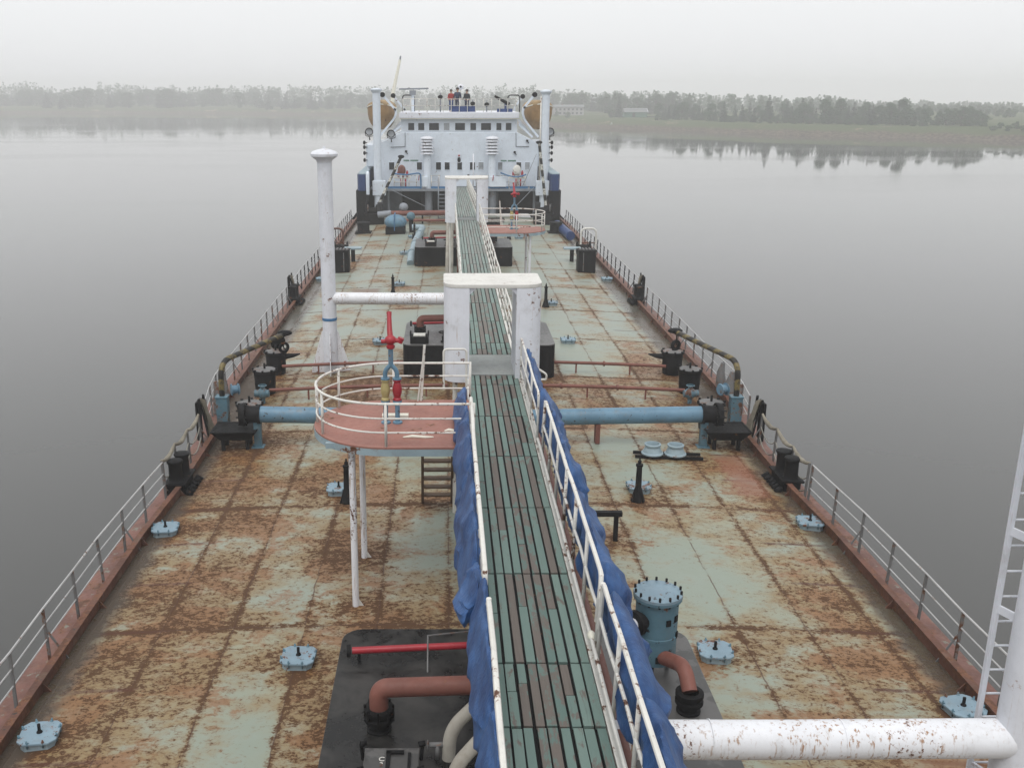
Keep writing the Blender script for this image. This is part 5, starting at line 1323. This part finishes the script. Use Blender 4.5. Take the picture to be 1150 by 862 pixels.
for sx, w in ((-1, 'left'), (1, 'right')):
    X, Y = sx * 6.72, 54.3; z = camber(X)
    t = thing('deck_locker', 'black deck locker standing near the %s railing' % w, 'locker', (X, Y, z))
    MB().box((X, Y, z + .58), (.95, .85, 1.2)).build('locker_body', M['black'], t, .02); MB().box((X, Y, z + 1.2), (1.02, .92, .05)).build('lid', M['black'], t, .01)
    m = MB()
    for k in range(5): m.box((X - .36 + k * .18, Y, z + 1.25), (.08, .6, .05))
    m.build('lid_rib', M['rail_grey'], t)
    MB().box((X - sx * .2, Y - .45, z + .6), (.04, .06, 1.0)).build('edge_strip', M['rail_grey'], t)
    X, Y = sx * 6.35, 57.6; z = camber(X)
    t = thing('mooring_table', 'small flat table on a black post beside the %s locker' % w, 'table', (X, Y, z))
    MB().box((X, Y, z + .78), (1.0, .6, .1)).build('table_top', M['grey_blue'], t, .01); MB().tube([(X, Y, z - .02), (X, Y, z + .75)], .12, 10).build('leg', M['black'], t)
    X, Y = sx * 7.1, 58.2; z = camber(X)
    t = thing('winch', 'black rope winch against the %s railing' % w, 'winch', (X, Y, z))
    MB().lathe([(.4, -.4), (.4, -.34), (.2, -.3), (.2, .3), (.4, .34), (.4, .4), (0, .4)], (X, Y, z + .75), 16, rotY(PI / 2)).build('drum', M['black'], t); MB().box((X, Y, z + .3), (.7, .7, .65)).build('base', M['black'], t, .02)
    X, Y = sx * 7.55, 59.5
    mk('pipe_hoop', 'hoop', 'tall bent pipe hoop at the %s railing beyond the winch' % w, [('hoop', MB().tube(fillet([(X - .45, Y, 0), (X - .45, Y, 1.75), (X + .45, Y, 1.75), (X + .45, Y, 0)], .3, 6), .06, 8), 'kerbpaint' if sx < 0 else 'rail_white'), ('crossbar', MB().tube([(X - .45, Y, .9), (X + .45, Y, .9)], .04, 6), 'kerbpaint')])
    X, Y = sx * 6.75, 70.2; z = camber(X)
    t = thing('mooring_drum', 'far black bollard drum before the poop, %s side' % w, 'bollard', (X, Y, z))
    MB().lathe([(.42, -.02), (.42, .62), (.47, .66), (.47, .76), (.2, .8), (0, .8)], (X, Y, z), 18).build('drum_body', M['black'], t); MB().box((X, Y, z + .05), (1.1, 1.1, .1)).build('base', M['black'], t)
    X, Y = sx * 6.35, 75.0; z = camber(X)
    t = thing('mooring_winch', 'large dark mooring winch before the poop bulwark, %s side' % w, 'winch', (X, Y, z))
    MB().lathe([(.6, -.6), (.6, -.52), (.3, -.46), (.3, .46), (.6, .52), (.6, .6), (0, .6)], (X, Y, z + .95), 18, rotY(PI / 2)).build('drum', M['black'], t); MB().box((X, Y, z + .4), (1.5, .9, .85)).build('base', M['black'], t, .03)
    MB().box((X - sx * .5, Y - .3, z + 1.2), (.4, .4, .9)).build('gear_case', M['recess'], t, .03)
    MB().tube([(X + sx * .4, Y - .5, z + 1.0), (X + sx * .4, Y - .5, z + 1.5)], .05, 6).build('lever', M['rail_grey'], t)
o = MB().tube([(7.1, 72.5, .38), (7.35, 66.5, .36)], .30, 18).build('rubber_fender', M['navy']); tag(o, 'long dark rubber fender lying inside the right railing near the poop', 'fender')

# ------------------------------------------------------------------ river, banks, far woods
ZW = -5.0; K = 1.252      # the tanker rides light, its deck high above the river
m = MB(); m.add([(-1600, -400, ZW), (1600, -400, ZW), (1600, 1700, ZW), (-1600, 1700, ZW)], [(0, 1, 2, 3)])
tag(m.build('water', M['water']), None, None, kind='structure')
shore = [Vector((-1300, 830, 0)), Vector((-620, 822, 0))] + [at(x, y, ZW) for x, y in ((0, 127.5), (120, 127.5), (250, 128), (400, 129.5), (470, 131.8), (540, 136), (620, 141.8), (680, 144.5), (740, 147), (800, 149.3), (860, 151.3), (930, 153.2), (1000, 154.8), (1075, 157), (1150, 159))] + [Vector((290, 255, 0)), Vector((525, 110, 0)), Vector((1100, -120, 0))]
# subdivide and roughen the shoreline
S = []
for a, b in zip(shore, shore[1:]):
    n = max(1, int((b - a).length / 7))
    for k in range(n): S.append(a.lerp(b, k / n))
S.append(shore[-1])
prof = [(-3, -1.2), (0, -.12), (1.2, .35), (3.5, 1.1), (6.5, 2.25), (8.5, 2.7), (16, 3.0), (40, 3.2), (90, 3.8), (190, 4.0), (420, 4.2)]
prof = [(d * K, z * K) for d, z in prof]
vs = []; fs = []; n = len(prof)
for i, p in enumerate(S):
    t_ = (S[min(i + 1, len(S) - 1)] - S[max(i - 1, 0)]); t_.z = 0; t_.normalize(); nn = Vector((-t_.y, t_.x, 0))
    w = noise.noise(Vector((i * .31, 2, 0))) * 2.2 + noise.noise(Vector((i * .09, 7, 0))) * 4
    for d, z in prof:
        h = noise.noise(Vector((i * .23, d * .2, 4))) * (.45 if 0 < d < 30 else (.0 if d <= 0 else 1.2))
        vs.append((p.x + nn.x * (d + w), p.y + nn.y * (d + w), ZW + z + h))
for i in range(len(S) - 1):
    for j in range(n - 1): o = i * n + j; fs.append((o, o + 1, o + n + 1, o + n))
m = MB(); m.add(vs, fs, True); tag(m.build('river_bank', M['bank']), None, None, kind='structure')
def shore_at(s):      # fraction along the drawn shoreline
    k = max(0, min(len(S) - 2, int(s * (len(S) - 1)))); return S[k]
def inland(x_px, d):  # point on the bank d metres behind the waterline, seen at this column
    fx = lambda p: CX + F * (p.x - XC) / (p.y * CT + (HC - ZW) * ST)
    d *= K
    best = min(range(1, len(S) - 1), key=lambda i: abs(fx(S[i]) - x_px) if S[i].y > 50 else 1e9)
    nb = best + 1 if fx(S[best]) < x_px else best - 1
    f0, f1 = fx(S[best]), fx(S[nb]); p = S[best].lerp(S[nb], max(0, min(1, (x_px - f0) / (f1 - f0 if abs(f1 - f0) > 1e-6 else 1)))); q = S[min(best + 1, len(S) - 1)] - S[max(best - 1, 0)]; q.z = 0; q.normalize()
    r = Vector((p.x - XC, p.y, 0)).normalized(); nn = Vector((-q.y, q.x, 0))
    k = d / max(.35, r.dot(nn)); P = p + r * k
    z = 0
    for (a, za), (b, zb) in zip(prof, prof[1:]):
        if a <= d <= b: z = za + (zb - za) * (d - a) / (b - a)
    return Vector((P.x, P.y, ZW + z - .25))

# tree prototypes
def leaves(m, c, rad, n, size, rnd, flat=.6):
    for _ in range(n):
        while True:
            p = Vector((rnd.uniform(-1, 1), rnd.uniform(-1, 1), rnd.uniform(-1, 1)))
            if p.length <= 1: break
        p = Vector((p.x * rad[0], p.y * rad[1], p.z * rad[2])) + Vector(c)
        a = Vector((rnd.gauss(0, 1), rnd.gauss(0, 1), rnd.gauss(0, flat))).normalized(); b = a.cross(Vector((rnd.gauss(0, 1), rnd.gauss(0, 1), rnd.gauss(0, 1)))).normalized()
        s = size * rnd.uniform(.6, 1.3)
        m.add([p - a * s - b * s * .4, p + a * s * .2 - b * s * .7, p + a * s + b * s * .2, p - a * s * .1 + b * s * .7], [(0, 1, 2, 3)])
def spruce(seed, H, label):
    rnd = random.Random(seed); t = thing('spruce_tree', label, 'tree')
    MB().tube([(0, 0, -.6), (0, 0, H * .5), (.05, 0, H * .97)], [.16, .1, .02], 7).build('trunk', M['bark'], t)
    m = MB(); z = .7
    while z < H:
        u = z / H; r = (1 - u) ** .85 * H * .25 * rnd.uniform(.75, 1.15) + .12; k = max(4, int(10 * (1 - u)) + 3)
        for i in range(k):
            a = 2 * PI * (i + rnd.random()) / k; L = r * rnd.uniform(.6, 1.1)
            for q in range(max(2, int(L / .32))):
                v = (q + .7) / max(2, int(L / .32)); c = (math.cos(a) * L * v, math.sin(a) * L * v, z - .28 * L * v)
                leaves(m, c, (.24, .24, .14), 4, .22 + .12 * (1 - u), rnd, .4)
        z += .42 + .25 * rnd.random()
    m.build('crown', M['spruce'], t); return t
def broad(seed, H, W, label, name='birch_tree', mat='birch', low=.22):
    rnd = random.Random(seed); t = thing(name, label, 'tree')
    tr = MB(); tr.tube([(0, 0, -.6), (.1, 0, H * .35), (.0, .1, H * .75)], [.17, .12, .04], 7); m = MB()
    for i in range(30):
        u = rnd.random() ** .9; z = H * (low + (.95 - low) * u); rr = W * math.sin(PI * min(1, .16 + .80 * u)) ** .8 * rnd.uniform(.25, 1.0)
        a = rnd.uniform(0, 2 * PI); c = Vector((rr * math.cos(a), rr * math.sin(a), z)); s = H * rnd.uniform(.08, .155)
        tr.tube([(0, 0, max(.4, z * .62)), c * .6 + Vector((0, 0, z * .3)), c], [.06, .04, .015], 5)
        leaves(m, c, (s * 1.15, s * 1.15, s * .9), 75, H * .030, rnd, .8)
    tr.build('trunk', M['bark'], t); m.build('crown', M[mat], t); return t
PR = {}
PR['s'] = [spruce(1, 8, 's'), spruce(2, 8, 's'), spruce(3, 8, 's')]
PR['b'] = [broad(4, 8, 2.3, 'b', low=.1), broad(5, 8, 2.8, 'b', low=.08), broad(6, 8, 2.0, 'b', low=.12)]
PR['u'] = [broad(7, 5, 2.3, 'u', 'bush', 'bushleaf', .08), broad(8, 5, 2.7, 'u', 'bush', 'bushleaf', .06)]
used = {}
def plant(kind, x_px, d, H, label, group=None, cat=None, wide=1.0):
    rnd = random.Random(int(x_px * 13 + d * 7)); P = PR[kind]; q = P[rnd.randrange(len(P))]
    base = 5.0 if kind == 'u' else 8.0; H *= K; s = H / base; loc = inland(x_px, d)
    sc = (s * wide * rnd.uniform(.9, 1.1), s * wide * rnd.uniform(.9, 1.1), s)
    if q.name not in used: used[q.name] = 1; o = q; o.location = loc; o.scale = sc; o.rotation_euler = (0, 0, rnd.uniform(0, 6)); o['label'] = label
    else: o = copy_tree(q, loc, rnd.uniform(0, 6), label, None, sc)
    if group: o['group'] = group
    if cat: o['category'] = cat
    return o
rnd = random.Random(21)
# single trees one can point to on the right bank
plant('s', 861, 26, 8.5, 'tall pointed spruce standing above its neighbours in the middle of the right bank')
plant('s', 898, 24, 7.8, 'second tall spruce in the middle of the right bank, right of the tallest one')
plant('b', 923, 14, 7.4, 'bulky dark broadleaf tree down at the bank edge on the right')
plant('b', 941, 22, 7.3, 'round headed tree right of the bulky dark one at the bank edge')
plant('b', 1011, 16, 7.4, 'tall pale broadleaf tree with layered crown, before the gap on the right')
plant('b', 1035, 14, 4.8, 'shorter dark tree just left of the wide round bush clump')
for k, x in enumerate((1052, 1060, 1068, 1077, 1086, 1094, 1100)): plant('u', x, 17 + 3 * (k % 3), (4.2, 5.0, 5.4, 5.5, 5.4, 5.0, 3.8)[k], 'bush of the wide round clump on the far right bank', 'bushes of the round clump', 'bush', 1.05)
for k, x in enumerate((1113, 1121, 1130, 1139, 1148, 1158, 1168)): plant('u', x, 7 + 3 * (k % 2), (1.7, 2.0, 1.8, 2.1, 1.9, 2.2, 2.2)[k], 'low green bush at the waterside on the right edge of the picture', 'low waterside bushes at the right edge', 'bush', 1.3)
plant('s', 694, 30, 7.6, 'dark pointed tree between the two distant houses'); plant('u', 686, 24, 3.4, 'dark round bush left of the pointed tree by the houses', None, 'bush', 1.2)
plant('s', 750, 26, 4.8, 'lone slim spruce right of the dark barn'); plant('u', 637, 14, 2.6, 'green bush in front of the pale house, near its middle', None, 'bush'); plant('u', 625, 16, 2.4, 'green bush at the left end of the pale house', None, 'bush')
# mixed wood on the right bank
for i in range(78):
    x = 738 + 305 * (i + rnd.random()) / 78; d = rnd.uniform(14, 46); k = 's' if rnd.random() < .45 else ('b' if rnd.random() < .8 else 'u')
    H = {'s': rnd.uniform(4.0, 7.2), 'b': rnd.uniform(3.8, 6.4), 'u': rnd.uniform(1.8, 3.2)}[k] * (.95 + .35 * noise.noise(Vector((x * .021, 3, 0))))
    lb = {'s': 'dark spruce in the mixed wood along the right bank', 'b': 'leafy tree in the mixed wood along the right bank', 'u': 'bush at the foot of the mixed wood on the right bank'}[k]
    plant(k, x, d, H, lb, {'s': 'spruces of the right bank wood', 'b': 'leafy trees of the right bank wood', 'u': 'bushes of the right bank wood'}[k], 'bush' if k == 'u' else 'tree', 1.0)
for i in range(50):
    x = 735 + 320 * (i + rnd.random()) / 50; d = rnd.uniform(11, 24)
    plant('u', x, d, rnd.uniform(1.0, 2.4), 'bush at the foot of the mixed wood on the right bank', 'bushes of the right bank wood', 'bush', 1.35)
for i in range(34):
    x = 590 + 185 * (i + rnd.random()) / 34; d = rnd.uniform(58, 90); k = 's' if rnd.random() < .35 else 'b'
    plant(k, x, d, rnd.uniform(6.0, 8.8), {'s': 'hazy spruce in the wood behind the pale house', 'b': 'hazy leafy tree in the wood behind the pale house'}[k], {'s': 'hazy spruces behind the house', 'b': 'hazy leafy trees behind the house'}[k], None, 1.4)
# wood along the far left bank and behind the ship
for i in range(62):
    x = 285 + 320 * (i + rnd.random()) / 62; d = rnd.uniform(9, 70); k = 's' if rnd.random() < .5 else 'b'
    plant(k, x, d, rnd.uniform(6.5, 10.0) * (1 + .3 * noise.noise(Vector((x * .03, 5, 0)))), {'s': 'misty spruce of the wood on the far bank left of the deckhouse', 'b': 'misty leafy tree of the wood on the far bank left of the deckhouse'}[k], {'s': 'misty spruces of the far left bank', 'b': 'misty leafy trees of the far left bank'}[k], None, 1.35)
for i in range(56):
    x = -40 + 330 * (i + rnd.random()) / 56; d = rnd.uniform(10, 130); k = 's' if rnd.random() < .4 else 'b'
    plant(k, x, d, rnd.uniform(7.5, 12.0) * (1 + .35 * noise.noise(Vector((x * .03, 9, 0)))), 'tree almost lost in the fog on the left part of the far bank', 'fogged trees of the far left bank', None, 1.6)
# the woods behind, lost in the fog: one mass
m = MB()
for i in range(1300):
    x = rnd.uniform(-60, 1230); left = x < 600
    d = rnd.uniform(60, 330) if left else rnd.uniform(90, 400)
    P = inland(x, d); H = K * (rnd.uniform(8.5, 13.0) if left else rnd.uniform(5.5, 9.5)) * (1 + .4 * noise.noise(Vector((x * .02, 1, 0)))) * (1.1 if left else max(.35, min(1, 1 - (x - 740) / 420)))
    for q in range(7):
        u = (q + rnd.random()) / 7; rr = H * .25 * (.18 + .95 * math.sin(PI * min(1, .15 + .82 * u)))
        leaves(m, P + Vector((rnd.uniform(-.6, .6), rnd.uniform(-.6, .6), .6 + u * H)), (rr, rr, H * .085), 11, .74, rnd, .8)
tag(m.build('distant_wood', M['birch']), 'pale wood behind the banks fading into the fog', None, None, 'stuff')

# distant buildings
P0 = inland(637, 34); t = thing('pale_house', 'long pale two storey house with a dark roof on the right bank beside the ship', 'house', tuple(P0)); Xc, Yc, Zc = P0
L, W_, H_ = 12.6 * K, 7 * K, 3.5 * K
MB().box((Xc, Yc, Zc + H_ / 2), (L, W_, H_)).build('wall', M['housewall'], t)
MB().prism([(-W_ / 2 - .5, H_), (W_ / 2 + .5, H_), (0, H_ + 1.1)], -L / 2 - .4, L / 2 + .4, Matrix(((0, 0, 1), (1, 0, 0), (0, 1, 0))), (Xc, Yc, Zc)).build('roof', M['houseroof'], t)
for r_ in (1.25, 3.1):
    for k in range(7):
        f = MB().box((Xc - L / 2 + 1.3 + k * 2.19, Yc - W_ / 2, Zc + r_), (1.15, .08, 1.15)).build('window', M['recess_grey'], t); MB().box((Xc - L / 2 + 1.3 + k * 2.19, Yc - W_ / 2 - .03, Zc + r_), (.95, .06, .98)).build('pane', M['glass'], f)
for k in (-3, 2.5): MB().box((Xc + k, Yc, Zc + H_ + 1.0), (.6, .6, 1.0)).build('chimney', M['brownpipe'], t)
P0 = inland(712, 38); t = thing('dark_barn', 'dark green barn with a white roof edge among trees on the right bank', 'barn', tuple(P0)); Xc, Yc, Zc = P0
L = 11.0
MB().box((Xc, Yc, Zc + 1.2), (L, 6, 2.4)).build('wall', M['spruce'] if False else M['green_letters'], t)
MB().prism([(-3.6, 2.3), (3.6, 2.3), (0, 4.0)], -L / 2 - .3, L / 2 + .3, Matrix(((0, 0, 1), (1, 0, 0), (0, 1, 0))), (Xc, Yc, Zc)).build('roof', M['houseroof'], t)
MB().box((Xc, Yc, Zc + 4.03), (L + .5, .35, .14)).build('ridge', M['white'], t)
MB().beam((Xc + L / 2 + .32, Yc - 3.6, Zc + 2.3), (Xc + L / 2 + .32, Yc, Zc + 4.0), .2, .14).build('verge_board', M['white'], t)
MB().box((Xc - 1, Yc - 3.02, Zc + 1.0), (1.4, .08, 1.9)).build('door', M['recess'], t)
P0 = inland(686, 3.0); t = thing('channel_marker', 'small white slanting channel marker at the water edge on the right bank', 'marker', tuple(P0))
MB().beam(P0 + Vector((-.5, 0, -.3)), P0 + Vector((.35, 0, 1.7)), .14, .14).build('post', M['white'], t); MB().beam(P0 + Vector((.85, 0, -.3)), P0 + Vector((.35, 0, 1.7)), .12, .12).build('brace', M['white'], t)

# ------------------------------------------------------------------ air, sky, light, camera
m = MB(); m.box((0, 650, 11.0), (3800, 2400, 34.0))
hz = m.build('haze', None); tag(hz, None, None, kind='stuff')
mm = bpy.data.materials.new('river_mist'); mm.use_nodes = True; nt = mm.node_tree; nt.nodes.clear()
ou = nt.nodes.new('ShaderNodeOutputMaterial'); vo = nt.nodes.new('ShaderNodeVolumePrincipled')
vo.inputs['Color'].default_value = (.99, .992, .995, 1); vo.inputs['Density'].default_value = .0011; vo.inputs['Anisotropy'].default_value = 0.0
nt.links.new(vo.outputs[0], ou.inputs['Volume']); hz.data.materials.append(mm)

SUN_EL, SUN_AZ = R(66), R(200)
w = bpy.data.worlds.new('World'); SC.world = w; w.use_nodes = True; nt = w.node_tree
bg = nt.nodes['Background']; sky = nt.nodes.new('ShaderNodeTexSky'); sky.sky_type = 'NISHITA'; sky.sun_disc = False
sky.sun_elevation = SUN_EL; sky.sun_rotation = SUN_AZ; sky.air_density = 1.0; sky.dust_density = 4.0; sky.ozone_density = 1.0
hs = nt.nodes.new('ShaderNodeHueSaturation'); hs.inputs['Saturation'].default_value = .10
mx = nt.nodes.new('ShaderNodeMix'); mx.data_type = 'RGBA'; mx.inputs[0].default_value = .72; mx.inputs[7].default_value = (7.5, 7.6, 7.7, 1)
nt.links.new(sky.outputs[0], hs.inputs['Color']); nt.links.new(hs.outputs[0], mx.inputs[6]); nt.links.new(mx.outputs[2], bg.inputs['Color'])
bg.inputs['Strength'].default_value = .15
sl = bpy.data.lights.new('sun', 'SUN'); sl.energy = 1.4; sl.angle = R(40); sl.color = (1, .97, .93)
so = bpy.data.objects.new('sun', sl); COL.objects.link(so)
d = Vector((math.sin(SUN_AZ) * math.cos(SUN_EL), math.cos(SUN_AZ) * math.cos(SUN_EL), math.sin(SUN_EL)))
so.rotation_euler = d.to_track_quat('Z', 'Y').to_euler(); so.location = (0, 0, 60)

cd = bpy.data.cameras.new('camera'); cam = bpy.data.objects.new('camera', cd); COL.objects.link(cam); SC.camera = cam
cd.sensor_fit = 'HORIZONTAL'; cd.sensor_width = 36; cd.lens = F / 1150 * 36; cd.shift_x = (575 - CX) / 1150; cd.shift_y = 0
cd.clip_start = .1; cd.clip_end = 6000
cam.location = (XC, 0, HC); cam.rotation_euler = (PI / 2 - TH, 0, 0)
vs_ = SC.view_settings
SC.display_settings.display_device = 'sRGB'; vs_.view_transform = 'Standard'; vs_.look = 'None'; vs_.exposure = 0.03; vs_.gamma = 1; vs_.use_curve_mapping = False
SC.render.engine = 'CYCLES'
cy = SC.cycles; cy.use_denoising = True; cy.max_bounces = 8; cy.diffuse_bounces = 3; cy.glossy_bounces = 3; cy.volume_bounces = 2; cy.transparent_max_bounces = 8
try: cy.denoiser = 'OPENIMAGEDENOISE'
except Exception: pass
cy.sample_clamp_indirect = 6
